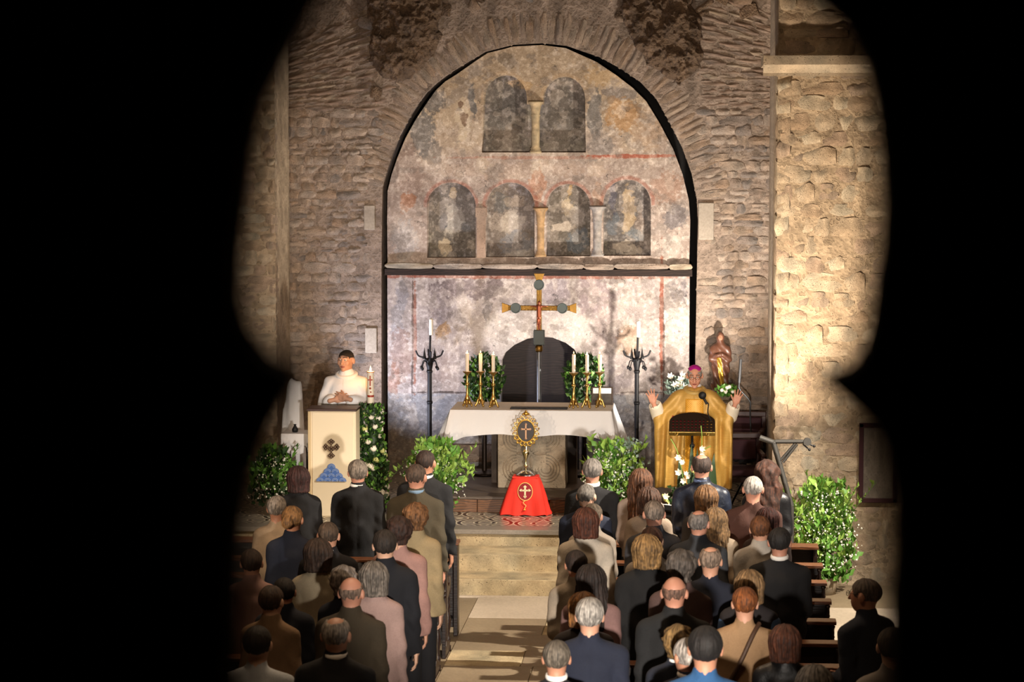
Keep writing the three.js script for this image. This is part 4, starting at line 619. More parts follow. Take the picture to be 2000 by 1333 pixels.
// side table and vestment at the far left
{
  const z = -28.0, p = atZ(583, 842, z), t = thing('side_table', 'small dark credence table beside the ambo', 'table', [p.x, PLAT, z]); const h = p.y - PLAT - 0.02;
  mesh('table_top', box(0.3, 0.03, 0.34, 0, h - 0.015, 0), M.darkWood, t); for (const [a, b] of [[-1, -1], [1, -1], [-1, 1], [1, 1]]) mesh('leg', box(0.035, h - 0.03, 0.035, a * 0.125, (h - 0.03) / 2, b * 0.145), M.darkWood, t);
  const c = thing('table_cloth', 'white fringed cloth over the small credence table', 'cloth', [p.x, PLAT + h, z]); mesh('linen', nets((x, y, zz) => Math.max(Math.max(Math.abs(x) - 0.165 - 0.012 * Math.sin(zz * 40) * clamp(-y * 4), Math.abs(zz) - 0.185 - 0.01 * Math.sin(x * 45) * clamp(-y * 4)), y - 0.012, -y - 0.2 - 0.02 * Math.sin(x * 14 + zz * 9), -Math.max(Math.abs(x) - 0.152, Math.abs(zz) - 0.172, y - 0.001)), [-0.22, -0.26, -0.24], [0.22, 0.03, 0.24], 0.012), M.linen, c);
  const cr = thing('cruet', 'small dark cruet on the credence table', 'cruet', [p.x - 0.03, PLAT + h + 0.013, z + 0.05]); mesh('jug', lathe([[0, 0], [0.03, 0], [0.036, 0.03], [0.02, 0.055], [0.012, 0.07], [0.017, 0.085], [0, 0.085]], 16), M.black, cr);
  const q = atZ(572, 790, -28.7); const r = thing('hanging_alb', 'white folded alb hanging behind the credence table', 'robe', [q.x, PLAT, -28.75]); mesh('cloth', nets((x, y, zz) => Math.max(cap(x, y, zz * 1.6, [0, 1.2, 0], [0, 0.2, 0], 0.09, 0.17) + 0.014 * Math.sin(x * 60), 0.03 - y), [-0.26, 0, -0.2], [0.26, 1.34, 0.2], 0.02), M.linen, r); mesh('pole', bar([0, 0, 0], [0, 1.3, 0], 0.012), M.darkWood, r);
}
// chairs at the right
function chair(label, px, py, z, turn, wing) {
  const p = atZ(px, py, z), c = thing('sanctuary_chair', label, 'chair', [p.x, PLAT, z], turn, 'dark red upholstered chairs');
  for (const [a, b, h] of [[-1, 1, 0.62], [1, 1, 0.62], [-1, -1, wing], [1, -1, wing]]) mesh('leg', rbox(0.045, h, 0.045, 0.006, a * 0.25, h / 2, b * 0.22), M.redWood, c);
  mesh('seat', rbox(0.5, 0.07, 0.46, 0.02, 0, 0.45, 0), M.seatRed, c); mesh('backrest', rbox(0.45, wing - 0.58, 0.05, 0.02, 0, 0.5 + (wing - 0.5) / 2, -0.22), M.seatRed, c); mesh('top_rail', rbox(0.55, 0.06, 0.05, 0.01, 0, wing, -0.22), M.redWood, c); for (const a of [-1, 1]) mesh('armrest', rbox(0.05, 0.035, 0.46, 0.01, a * 0.25, 0.64, 0.02), M.redWood, c); mesh('front_rail', rbox(0.46, 0.06, 0.03, 0.006, 0, 0.38, 0.22), M.redWood, c);
}
chair('dark red upholstered armchair partly hidden behind the bishop', 1440, 950, -27.72, 0.1, 0.8);
chair('dark red upholstered armchair against the pier corner', 1446, 900, -29.85, -0.1, 0.8);
// folding metal stand
{
  const z = -24.35, W = (a, b) => { const p = atZ(a, b, z); return [p.x, p.y, 0]; }, p0 = atZ(1546, 1000, z), s = thing('metal_stand', 'angled grey steel stand with cross arm beside the pier', 'stand', [0, 0, z]);
  const foot = [p0.x, 0.02, 0], E = W(1546, 990), F2 = W(1510, 862);
  mesh('upright', join(bar(foot, E, 0.024, 4), bar([foot[0] - 0.03, 0.02, 0], [E[0] - 0.03, E[1], 0], 0.012, 6), bar(E, F2, 0.026, 4)), M.steel, s);
  mesh('top_arm', join(bar(W(1484, 855), W(1514, 866), 0.026, 4), bar(W(1514, 863), W(1576, 863), 0.02, 4)), M.steel, s);
  for (const d of [0, 5]) mesh('brace', bar(W(1525 + d * 0.8, 899 + d), W(1552 + d, 868), 0.013, 4), M.steel, s);
  mesh('hub', new THREE.CylinderGeometry(0.036, 0.036, 0.06, 18).rotateX(Math.PI / 2).translate(...W(1577, 863)), M.steel, s);
  for (const [a, b] of [[[1580, 868], [1590, 872]], [[1568, 868], [1581, 879]]]) mesh('lever', join(bar(W(...a), W(...b), 0.008, 6), new THREE.SphereGeometry(0.014, 8, 6).translate(...W(...b))), M.black, s);
  mesh('base', join(bar([p0.x - 0.05, 0.03, -0.45], [p0.x - 0.05, 0.03, 0.45], 0.03, 4), bar([p0.x - 0.4, 0.03, 0], [p0.x + 0.15, 0.03, 0], 0.03, 4)), M.steel, s);
}
// ---------------------------------------------------------------- pews
const ROWZ = (r) => -22.9 + 0.85 * (r - 1);
const post = lathe([[0, 0], [0.028, 0], [0.028, 0.05], [0.014, 0.06], [0.026, 0.09], [0.026, 0.12], [0.013, 0.14], [0.022, 0.2], [0.028, 0.27], [0.018, 0.34], [0.013, 0.37], [0.026, 0.4], [0.013, 0.43], [0.022, 0.46], [0.013, 0.5], [0.024, 0.53], [0.028, 0.56], [0, 0.56]], 12);
function makePew(xa, xb, front) {
  const g = new THREE.Group(), w = xb - xa, cx = (xa + xb) / 2;
  if (front) {
    mesh('panel', boxUV(rbox(w - 0.06, 0.76, 0.03, 0.004, cx, 0.44, 0)), M.darkWood, g);
    mesh('ledge', boxUV(rbox(w + 0.02, 0.03, 0.2, 0.006, cx, 0.855, 0.06).rotateX(0)), M.pewTop, g);
    for (const x of [xa + 0.02, xb - 0.02]) { mesh('end_panel', boxUV(rbox(0.04, 0.84, 0.16, 0.006, x, 0.42, 0.05)), M.darkWood, g); }
    mesh('kneeler', boxUV(rbox(w - 0.1, 0.03, 0.16, 0.006, cx, 0.17, 0.16)), M.darkWood, g);
    return g;
  }
  mesh('seat', boxUV(rbox(w - 0.04, 0.03, 0.28, 0.006, cx, 0.43, 0.31)), M.darkWood, g);
  mesh('backrest', boxUV(rbox(w - 0.04, 0.34, 0.025, 0.006, cx, 0.66, 0.46)), M.darkWood, g);
  mesh('ledge', boxUV(rbox(w + 0.02, 0.028, 0.15, 0.006, cx, 0.855, 0.48)), M.pewTop, g);
  mesh('kneeler', boxUV(rbox(w - 0.1, 0.03, 0.12, 0.006, cx, 0.16, 0.6)), M.darkWood, g);
  mesh('stretcher', boxUV(rbox(w - 0.06, 0.05, 0.025, 0.004, cx, 0.25, 0.44)), M.darkWood, g);
  // end: a scrolled arm in profile over a turned post
  const prof = [[0.2, 0], [0.5, 0], [0.5, 0.1], [0.46, 0.14], [0.46, 0.84], [0.42, 0.84], [0.41, 0.7], [0.36, 0.62], [0.27, 0.59], [0.2, 0.61], [0.17, 0.66], [0.13, 0.66], [0.12, 0.6], [0.17, 0.55], [0.3, 0.52], [0.38, 0.5], [0.38, 0.14], [0.3, 0.1], [0.2, 0.1]];
  for (const x of [xa + 0.02, xb - 0.02]) {
    mesh('end_frame', prism(prof, 0.03, 0.004).rotateY(-Math.PI / 2).translate(x + 0.015, 0, 0), M.darkWood, g);
    mesh('turned_post', post.clone().translate(x, 0, 0.2), M.darkWood, g);
    mesh('turned_post', post.clone().scale(0.8, 0.53, 0.8).translate(x, 0.535, 0.53), M.darkWood, g);
    mesh('rear_post', boxUV(rbox(0.035, 0.54, 0.035, 0.004, x, 0.27, 0.53)), M.darkWood, g);
  }
  return g;
}
const ORD = ['first', 'second', 'third', 'fourth', 'fifth', 'sixth', 'seventh', 'eighth', 'ninth', 'tenth', 'eleventh'];
for (const [xa, xb, side] of [[-4.85, -2.33, 'ambo'], [-1.12, 0.92, 'lectern']]) {
  const f = makePew(xa, xb, true); f.name = numbered('kneeling_desk'); f.position.z = -23.5; scene.add(f); tag(f, `dark wooden kneeling desk before the first pew on the ${side} side`, 'desk', 'kneeling desks');
  const p = makePew(xa, xb, false);
  for (let r = 1; r <= 11; r++) { const q = r === 1 ? p : p.clone(); q.name = numbered('pew'); q.position.z = ROWZ(r); scene.add(q); tag(q, `dark wooden pew with turned ends, ${ORD[r - 1]} from the steps on the ${side} side`, 'pew', 'church pews'); }
}
{
  const p = atZ(1577, 1285, ROWZ(10) + 0.4); const s = thing('hymn_sheet', 'white folded paper sheet standing on a pew ledge', 'sheet', [Math.min(p.x, 0.8), 0.87, ROWZ(9) + 0.48]); mesh('page', box(0.09, 0.13, 0.003, 0, 0.065, 0).rotateX(0.1).rotateZ(0.2), M.paper, s); mesh('page', box(0.09, 0.13, 0.003, 0, 0.065, 0).rotateX(-0.1).rotateZ(0.2).translate(0, 0, 0.03), M.paper, s);
}
// ---------------------------------------------------------------- plants
function leafG(l, w) { const g = new THREE.BufferGeometry(); g.setAttribute('position', new THREE.Float32BufferAttribute([0, 0, 0, -w, l * 0.45, w * 0.5, 0, l * 0.5, 0, w, l * 0.45, w * 0.5, 0, l, -l * 0.1], 3)); g.setAttribute('uv', new THREE.Float32BufferAttribute([0.5, 0, 0, 0.5, 0.5, 0.5, 1, 0.5, 0.5, 1], 2)); g.setIndex([0, 2, 1, 0, 3, 2, 1, 2, 4, 2, 3, 4]); g.computeVertexNormals(); return g.toNonIndexed(); }
const leafA = leafG(0.075, 0.024), leafB = leafG(0.12, 0.03), dot = new THREE.OctahedronGeometry(0.009), _m = new THREE.Matrix4(), _q = new THREE.Quaternion(), _e = new THREE.Euler();
function cloud(R, n, base, place, size = [0.7, 1.3], aim = 0.9) { const l = []; for (let i = 0; i < n; i++) { const p = place(i / n, R); _e.set((R() - 0.5) * 2.4 * aim, R() * 6.28, (R() - 0.5) * 2.4 * aim); const s = mix(size[0], size[1], R()); _m.compose(p, _q.setFromEuler(_e), new THREE.Vector3(s, s, s)); l.push(base.clone().applyMatrix4(_m)); } return mergeGeometries(l.map((g) => g.index ? g.toNonIndexed() : g)); }
function twoSided(m) { const c = m.clone(); c.side = THREE.DoubleSide; return c; }
const LF = { leaf: twoSided(M.leaf), dark: twoSided(M.leafDark), light: twoSided(M.leafLight), grey: twoSided(M.leafGrey) };
function shrub(name, label, pos, o) {
  const R = rng(o.seed), s = thing(name, label, 'plant', pos, 0, o.group), { h, rx, rz = rx * 0.8 } = o;
  const at = (y0, y1, k = 1) => (t, R2) => { const a = R2() * 6.283, y = mix(y0, y1, R2()), r = Math.pow(R2(), 0.6) * (0.75 + 0.35 * noise(a * 1.6 + o.seed * 9, y * 6)) * k * (0.45 + 0.55 * Math.sin(Math.PI * clamp(y / h * 0.8 + 0.15))); return new THREE.Vector3(Math.cos(a) * r * rx, y, Math.sin(a) * r * rz); };
  const stems = []; for (let i = 0; i < 9; i++) { const a = i * 0.7, t = at(h * 0.6, h * 0.95)(0, R); stems.push(tube([[Math.cos(a) * 0.04, o.pot ? 0.15 : 0.01, Math.sin(a) * 0.04], [t.x * 0.4, t.y * 0.5, t.z * 0.4], [t.x, t.y, t.z]], 0.006, 6, 5)); }
  const tw = [];                                                   // loose twigs reaching out of the mass
  for (let i = 0; i < 16; i++) { const a = R() * 6.283, k = 0.8 + R() * 0.45, q = new THREE.CatmullRomCurve3([new THREE.Vector3(0, h * 0.3, 0), new THREE.Vector3(Math.cos(a) * rx * 0.6 * k, h * (0.55 + R() * 0.3), Math.sin(a) * rz * 0.6), new THREE.Vector3(Math.cos(a) * rx * 1.15 * k, h * (0.4 + R() * 0.7), Math.sin(a) * rz * 1.1)]); stems.push(new THREE.TubeGeometry(q, 8, 0.003, 4)); tw.push(q); }
  mesh('stems', join(stems), M.stem, s);
  stuff(mesh('twig_leaves', cloud(R, 16 * 13, leafB, (t) => { const n = Math.floor(t * 16); return tw[Math.min(n, 15)].getPoint(0.35 + 0.65 * (t * 16 - n)); }, [0.45, 0.9]), LF[o.mat2 ?? 'light'], s));
  stuff(mesh('foliage', cloud(R, Math.round(o.n * 0.55), leafA, at(0.1 * h, h), [0.8, 1.5]), LF[o.mat ?? 'leaf'], s));
  stuff(mesh('pale_foliage', cloud(R, Math.round(o.n * 0.3), leafB, at(0.35 * h, h), [0.5, 1.1]), LF[o.mat2 ?? 'light'], s));
  if (o.sprays) stuff(mesh('sprays', cloud(R, o.sprays, dot, at(0.25 * h, 0.95 * h, 1.1), [0.6, 1.6]), M.bloom, s));
  if (o.grey) stuff(mesh('grey_sprigs', cloud(R, o.grey, leafA, (t, R2) => { const v = at(0.4 * h, 1.05 * h)(t, R2); v.x += rx * 0.45; return v; }, [0.4, 0.8]), LF.grey, s));
  mesh('pot', lathe([[0, 0], [o.pot ?? 0.09, 0], [(o.pot ?? 0.09) * 1.2, 0.17], [(o.pot ?? 0.09) * 1.05, 0.17], [0, 0.15]], 18), M.pot, s);
  return s;
}
{ const p = atZ(850, 865, -27.12); shrub('flower_arrangement', 'leafy green arrangement with white sprays at the altar corner by the suited men', [p.x, PLAT, p.z], { seed: 1, h: p.y - PLAT, rx: 0.34, rz: 0.24, n: 950, sprays: 420, group: 'floor arrangements' }); }
{ const p = atZ(1195, 868, -27.12); shrub('flower_arrangement', 'green and white arrangement with grey sprigs between altar and bishop', [p.x, PLAT, p.z], { seed: 2, h: p.y - PLAT, rx: 0.32, rz: 0.24, n: 850, sprays: 700, grey: 320, group: 'floor arrangements' }); }
{ const p = atY(1608, 1160, 0); shrub('flower_arrangement', 'large leafy arrangement with white blossom against the stone pier', [p.x, 0, p.z], { seed: 3, h: 1.1, rx: 0.36, n: 1700, sprays: 1300, pot: 0.12, group: 'floor arrangements' }); }
{ const p = atZ(532, 965, -27.2); shrub('flower_arrangement', 'shadowed green arrangement with white sprays beside the credence table', [p.x, PLAT, -27.2], { seed: 4, h: 0.68, rx: 0.26, n: 700, sprays: 420, mat: 'dark', mat2: 'leaf', group: 'floor arrangements' }); }
// clipped green balls behind the altar
for (const [px, lab, seed] of [[946, 'on the ambo side of the doorway', 5], [1141, 'on the lectern side of the doorway', 6]]) {
  const p = atZ(px, 745, -29.2), R = rng(seed), s = thing('round_bush', `dark green leaf ball ${lab}`, 'plant', [p.x, DAIS, -29.2], 0, 'leaf balls behind the altar');
  mesh('stand', join(bar([0, 0, 0], [0, p.y - DAIS - 0.1, 0], 0.03, 10), lathe([[0, 0], [0.15, 0], [0.15, 0.03], [0, 0.06]], 18)), M.bronze, s);
  stuff(mesh('foliage', cloud(R, 560, leafA, (t, R2) => { const a = R2() * 6.283, c = R2() * 2 - 1, q = Math.sqrt(1 - c * c), r = 0.12 + 0.1 * Math.sqrt(R2()); return new THREE.Vector3(q * Math.cos(a) * r, p.y - DAIS + c * r * 1.35, q * Math.sin(a) * r * 0.8); }, [0.7, 1.2]), LF.dark, s));
  stuff(mesh('pale_foliage', cloud(R, 160, leafA, (t, R2) => { const a = R2() * 6.283, c = R2() * 2 - 1, q = Math.sqrt(1 - c * c), r = 0.21; return new THREE.Vector3(q * Math.cos(a) * r, p.y - DAIS + c * r * 1.3, q * Math.sin(a) * r * 0.8); }, [0.7, 1.1]), LF.leaf, s));
}
function roseG() { const l = [new THREE.SphereGeometry(0.016, 8, 6)]; for (let i = 0; i < 7; i++) { const a = i * 0.9; l.push(new THREE.SphereGeometry(0.017, 7, 5, 0, Math.PI).scale(1, 0.9, 0.5).rotateX(-0.4).rotateY(a).translate(Math.sin(a) * 0.013, -0.002, Math.cos(a) * 0.013)); } return join(l); }
const ROSE = roseG(), BUD = join(new THREE.SphereGeometry(0.012, 8, 6).scale(0.8, 1.3, 0.8), new THREE.ConeGeometry(0.008, 0.02, 6).translate(0, -0.016, 0));
const wht = twoSided(M.petal), budM = twoSided(M.bud);
{ // garland round the paschal stand
  const { x, y } = PASCHAL, R = rng(9), s = thing('flower_garland', 'column of ivy leaves and white roses round the paschal stand', 'garland', [x + 0.03, PLAT, -27.48]), h = y - PLAT - 0.03;
  const pl = (k) => (t, R2) => { const a = R2() * 6.283, r = (0.07 + 0.055 * Math.sqrt(R2()) + 0.05 * Math.max(0, Math.sin(a * 1) * R2())) * k; const yy = R2() * h; return new THREE.Vector3(Math.cos(a) * r + 0.03 * Math.sin(yy * 5), yy, Math.sin(a) * r); };
  stuff(mesh('foliage', cloud(R, 1000, leafA, pl(1), [0.5, 1]), LF.dark, s)); stuff(mesh('pale_foliage', cloud(R, 450, leafA, pl(1.1), [0.5, 0.9]), LF.leaf, s));
  mesh('core', lathe([[0, 0.1], [0.07, 0.1], [0.06, h], [0, h]], 12), M.leafDark, s);
  for (let i = 0; i < 58; i++) { const a = -0.6 + R() * 4.3, yy = 0.1 + (i / 58) * (h - 0.12), r = 0.12; const m = mesh(R() < 0.75 ? 'rose' : 'bud', R() < 0.75 ? ROSE : BUD, R() < 0.82 ? wht : budM, s); m.position.set(Math.cos(a) * r + 0.03 * Math.sin(yy * 5), yy, Math.sin(a) * r); m.rotation.set(1.1, 0, -Math.cos(a) * 0.8); const q = 1.0 + R() * 0.7; m.scale.set(q, q, q); }
}
function lilyG() { const l = []; for (let i = 0; i < 6; i++) l.push(leafG(0.085, 0.02).rotateX(0.9).rotateY(i * 1.047)); return mergeGeometries(l); }
const LILY = lilyG();
{ // lilies before the lectern
  const p = atY(1350, 1035, PLAT), z = -26.45, x = p.x, s = thing('lily_arrangement', 'white lilies with broad dark leaves before the lectern', 'plant', [x, PLAT, z]), R = rng(19), k = 26.45 / FOCAL;
  const W = (a, b) => { const q = atZ(a, b, z); return new THREE.Vector3(q.x - x, q.y - PLAT, 0); };
  for (const [a, b, c, d] of [[1340, 1010, 1325, 895], [1356, 1000, 1350, 868], [1385, 1010, 1395, 885], [1362, 1000, 1362, 875], [1335, 1010, 1330, 925]]) { const f = W(a, b), t = W(c, d), dir = t.clone().sub(f); const m = mesh('broad_leaf', leafG(1, 0.075).rotateX(-0.06), LF.dark, s); m.position.copy(f).setZ(R() * 0.06); m.scale.set(0.8, dir.length(), 0.5); m.rotation.z = -Math.atan2(dir.x, dir.y); }
  for (const [a, b, q] of [[1325, 893, 1], [1333, 902, 0.9], [1370, 876, 1], [1372, 885, 0.8], [1326, 923, 1.1], [1340, 925, 0.8], [1300, 968, 1], [1305, 990, 1.1], [1335, 938, 1], [1345, 930, 0.8], [1310, 1000, 0.9], [1352, 950, 1]]) { const m = mesh('lily', LILY, wht, s); m.position.copy(W(a, b)).setZ(0.06 + R() * 0.04); m.rotation.set(1.1 + R() * 0.4, R(), R() - 0.5); m.scale.setScalar(q * 0.62); }
  for (const [a, b] of [[1297, 968], [1352, 918], [1300, 975]]) { const m = mesh('yellow_bud', BUD, budM, s); m.position.copy(W(a, b)).setZ(0.07); m.scale.setScalar(1.9); m.rotation.z = 0.8; }
  const tw = [[[1345, 1000], [1322, 880], [1310, 858]], [[1358, 1000], [1371, 860], [1369, 832]], [[1360, 1000], [1375, 880], [1388, 872]], [[1345, 1000], [1306, 980], [1300, 966]]].map((l) => tube(l.map(([a, b]) => W(a, b).toArray()), 0.005, 12, 5)); mesh('stems', join(tw), M.leafLight, s);
  stuff(mesh('foliage', cloud(R, 200, leafA, (t, R2) => new THREE.Vector3((R2() - 0.6) * 0.4, R2() * 0.45, (R2() - 0.5) * 0.16), [0.7, 1.3]), LF.dark, s));
  mesh('pot', lathe([[0, 0], [0.1, 0], [0.12, 0.12], [0, 0.11]], 18), M.pot, s);
}
{ // white flowers beside the statue
  const z = -30.12, p = atZ(1326, 800, z), R = rng(29), s = thing('flower_vase', 'vase of white lilies on a wall shelf behind the bishop', 'plant', [p.x, p.y, z]), q = atZ(1326, 745, z), h = q.y - p.y;
  mesh('vase', lathe([[0, 0], [0.045, 0], [0.06, 0.07], [0.035, 0.15], [0.045, 0.18], [0, 0.17]], 16), M.silver, s); mesh('shelf', rbox(0.3, 0.03, 0.42, 0.006, 0, -0.017, -0.15), M.paleStone, s);
  stuff(mesh('foliage', cloud(R, 160, leafB, (t, R2) => new THREE.Vector3((R2() - 0.5) * 0.26, h * 0.5 + R2() * h * 0.5, (R2() - 0.5) * 0.14), [0.5, 1]), LF.grey, s));
  for (let i = 0; i < 9; i++) { const m = mesh('lily', LILY, wht, s); m.position.set((R() - 0.5) * 0.24, h * 0.75 + R() * h * 0.5, 0.06 + R() * 0.05); m.rotation.set(0.9, R() * 2, (R() - 0.5)); m.scale.setScalar(0.7); }
}
{ const z = -29.92, p = atZ(1418, 786, z), R = rng(39), s = thing('posy', 'small posy of white flowers in a glass at the foot of the statue', 'plant', [p.x, p.y, z]);
  mesh('shelf', rbox(0.26, 0.03, 0.56, 0.006, -0.03, -0.017, -0.22), M.paleStone, s); mesh('glass', lathe([[0, 0], [0.035, 0], [0.04, 0.08], [0.036, 0.08], [0.032, 0.006], [0, 0.006]], 16), M.glass, s);
  stuff(mesh('foliage', cloud(R, 150, leafA, (t, R2) => new THREE.Vector3((R2() - 0.5) * 0.2, 0.05 + R2() * 0.12, (R2() - 0.5) * 0.12), [0.6, 1]), LF.leaf, s)); for (let i = 0; i < 6; i++) { const m = mesh('flower', ROSE, wht, s); m.position.set((R() - 0.5) * 0.16, 0.12 + R() * 0.07, 0.05); m.rotation.x = 1; } }
// ---------------------------------------------------------------- people: built at 1.727 m facing -z, feet at the origin
const G = {};
const memo = (k, f) => G[k] ??= f();
function headF(x, y, z, face) {
  let d = ell(x, y, z, [0, 1.628, 0.012], [0.077, 0.089, 0.098]);
  d = smin(d, ell(x, y, z, [0, 1.56, -0.032], [0.057, 0.072, 0.062]), 0.035);
  d = smin(d, cap(x, y, z, [0, 1.4, 0.022], [0, 1.55, 0.016], 0.062, 0.054), 0.03);
  const ax = Math.abs(x);
  d = smin(d, ell(ax, y, z, [0.083, 1.602, 0.012], [0.013, 0.034, 0.021]), 0.008);
  d = smin(d, cap(x, y, z, [0, 1.618, -0.092], [0, 1.578, -0.112], 0.008, 0.012), 0.012);
  if (face) {
    d = smin(d, cap(ax, y, z, [0.012, 1.643, -0.086], [0.05, 1.64, -0.066], 0.009, 0.008), 0.014);
    d = Math.max(d, -ell(ax, y, z, [0.031, 1.62, -0.097], [0.019, 0.011, 0.014]));
    d = smin(d, ell(ax, y, z, [0.014, 1.577, -0.1], [0.009, 0.008, 0.011]), 0.006);
    d = smin(d, ell(ax, y, z, [0.042, 1.585, -0.07], [0.022, 0.024, 0.018]), 0.02);
    d = Math.max(d, -cap(ax, y, z, [0, 1.546, -0.1], [0.024, 1.5455, -0.09], 0.003, 0.003));
    d = smin(d, ell(x, y, z, [0, 1.505, -0.078], [0.022, 0.016, 0.016]), 0.015);
  }
  return d;
}
const rotHead = (g, yaw, pitch) => g.translate(0, -1.5, -0.015).rotateX(pitch).rotateY(yaw).translate(0, 1.5, 0.015);
// a hand: wrist at the origin, fingers along +y, palm towards +z, thumb towards +x
function handG(spread = 0.1, curl = 0.5, cell = 0.0055) {
  return memo('hand' + spread + curl + cell, () => {
    const C = []; const F = [[-0.032, 0.082, 0.05, 0.0078], [-0.011, 0.09, 0.066, 0.0086], [0.011, 0.092, 0.072, 0.0088], [0.032, 0.086, 0.064, 0.0086]];
    F.forEach(([x, y, l, r], i) => { let a = (i - 1.5) * spread, c = 0; let p = [x, y, 0]; for (const s of [0.45, 0.32, 0.23]) { c += curl * 0.55; const q = [p[0] + Math.sin(a) * l * s * Math.cos(c), p[1] + Math.cos(a) * Math.cos(c) * l * s, p[2] + Math.sin(c) * l * s]; C.push([p, q, r, r * 0.92]); p = q; r *= 0.93; } });
    C.push([[0.026, 0.025, 0.004], [0.05, 0.052, 0.014], 0.0125, 0.0105], [[0.05, 0.052, 0.014], [0.062 + spread * 0.06, 0.082, 0.02 + curl * 0.012], 0.0102, 0.0085]);
    return nets((x, y, z) => { let d = 9; for (const k of [[-0.026, 0.02, -0.03, 0.08], [-0.009, 0.012, -0.01, 0.088], [0.009, 0.012, 0.01, 0.088], [0.025, 0.02, 0.03, 0.082]]) d = smin(d, cap(x, y, z, [k[0], k[1], 0], [k[2], k[3], 0], 0.014, 0.012), 0.012); d = smin(d, cap(x, y, z, [0, -0.06, 0], [0, 0.01, 0], 0.026, 0.024), 0.02); for (const [a, b, r, s] of C) d = Math.min(d, smin(d, cap(x, y, z, a, b, r, s), 0.005)); return d; }, [-0.075, -0.09, -0.035], [0.1, 0.19, 0.09], cell);
  });
}
const place = (g, p, rx, ry, rz, mirror = false) => { const q = g.clone(); if (mirror) { q.scale(-1, 1, 1); const i = q.index.array; for (let k = 0; k < i.length; k += 3) { const t = i[k]; i[k] = i[k + 1]; i[k + 1] = t; } q.computeVertexNormals(); } return q.rotateX(rx).rotateY(ry).rotateZ(rz).translate(...p); };
function torso(x, y, z, o) {
  const s = o.sh, ax = Math.abs(x), hem = o.hem ?? 0.8, L = o.loose ?? 0;
  let d = cap(x * 0.68, y, z, [0, hem - 0.05, 0], [0, 1.04, 0.004], 0.135 + L * 1.2, 0.122 + L);
  d = smin(d, cap(x * 0.7, y, z, [0, 1.04, 0.004], [0, 1.29, 0.012], 0.124 + L, s * 0.74 + L * 0.5), 0.07);
  d = smin(d, cap(ax, y, z, [0.02, 1.395, 0.014], [s * 0.88, 1.372, 0.012], 0.06, 0.058), 0.06);
  d = smin(d, cap(ax, y, z, [0.0, 1.44, 0.016], [s * 0.6, 1.4, 0.014], 0.058, 0.05), 0.05);
  d = smin(d, cap(ax, y, z, [s + 0.008, 1.365, 0.012], [s + 0.032, 1.09, 0.05], 0.06 + L * 0.4, 0.05 + L * 0.4), 0.03);
  d = smin(d, o.arms === 'hang' ? cap(ax, y, z, [s + 0.032, 1.09, 0.05], [s + 0.055, 0.83, -0.04], 0.05 + L * 0.4, 0.042) : cap(ax, y, z, [s + 0.032, 1.09, 0.05], [0.075, 1.02, -0.2], 0.05 + L * 0.4, 0.043), 0.03);
  return Math.max(d, hem - y);
}
function jacketG(o) {
  return memo('jk' + JSON.stringify(o), () => nets((x, y, z) => {
    let d = torso(x, y, z, o); const q = o.seed * 7.7;
    d = smin(d, cap(x, y, z, [0, 1.42, 0.016], [0, o.collar ?? 1.474, 0.012], 0.076, 0.067), 0.02);
    d += 0.016 * (noise(x * 8 + q, y * 5 + q, z * 8) - 0.5) + 0.008 * (noise(x * 20 + q, y * 11 + q, z * 20) - 0.5);
    d += 0.005 * Math.sin(y * 42 + Math.abs(x) * 46 + q) * sstep(0.1, 0.2, Math.abs(x)) * sstep(1.34, 1.2, y);
    d += 0.006 * Math.exp(-x * x / 0.0002) * (z > 0 ? 1 : 0) * sstep(1.4, 1.3, y);
    return d;
  }, [-0.33, (o.hem ?? 0.8) - 0.03, -0.29], [0.33, 1.53, 0.24], 0.0165));
}
function bodyG(sex, arms, yaw, pitch) {
  return memo('body' + [sex, arms, yaw, pitch], () => {
    const s = sex === 'm' ? 0.171 : 0.15, o = { sh: s - 0.02, arms, hem: 0.82, loose: -0.014 };
    const head = rotHead(nets((x, y, z) => headF(x, y, z, false), [-0.12, 1.36, -0.15], [0.12, 1.74, 0.14], 0.0085), yaw, pitch);
    const rest = nets((x, y, z) => { let d = torso(x, y, z, o) + 0.016; const ax = Math.abs(x); d = smin(d, cap(ax, y, z, [0.085, 0.86, 0], [0.09, 0.48, -0.01], 0.08, 0.055), 0.03); return smin(d, cap(ax, y, z, [0.09, 0.48, -0.01], [0.095, 0.07, 0.02], 0.055, 0.038), 0.02); }, [-0.3, 0.0, -0.28], [0.3, 1.46, 0.2], 0.032);
    const h = handG(0.06, 0.6, 0.008), hs = arms === 'hang' ? [place(h, [s + 0.05, 0.82, -0.045], 0, Math.PI / 2, Math.PI, false), place(h, [-s - 0.05, 0.82, -0.045], 0, -Math.PI / 2, Math.PI, true)] : [place(h, [0.06, 1.02, -0.205], 0, Math.PI, 1.35, false), place(h, [-0.06, 1.0, -0.225], 0, Math.PI, -1.35, true)];
    return mergeGeometries([head, rest, ...hs]);
  });
}
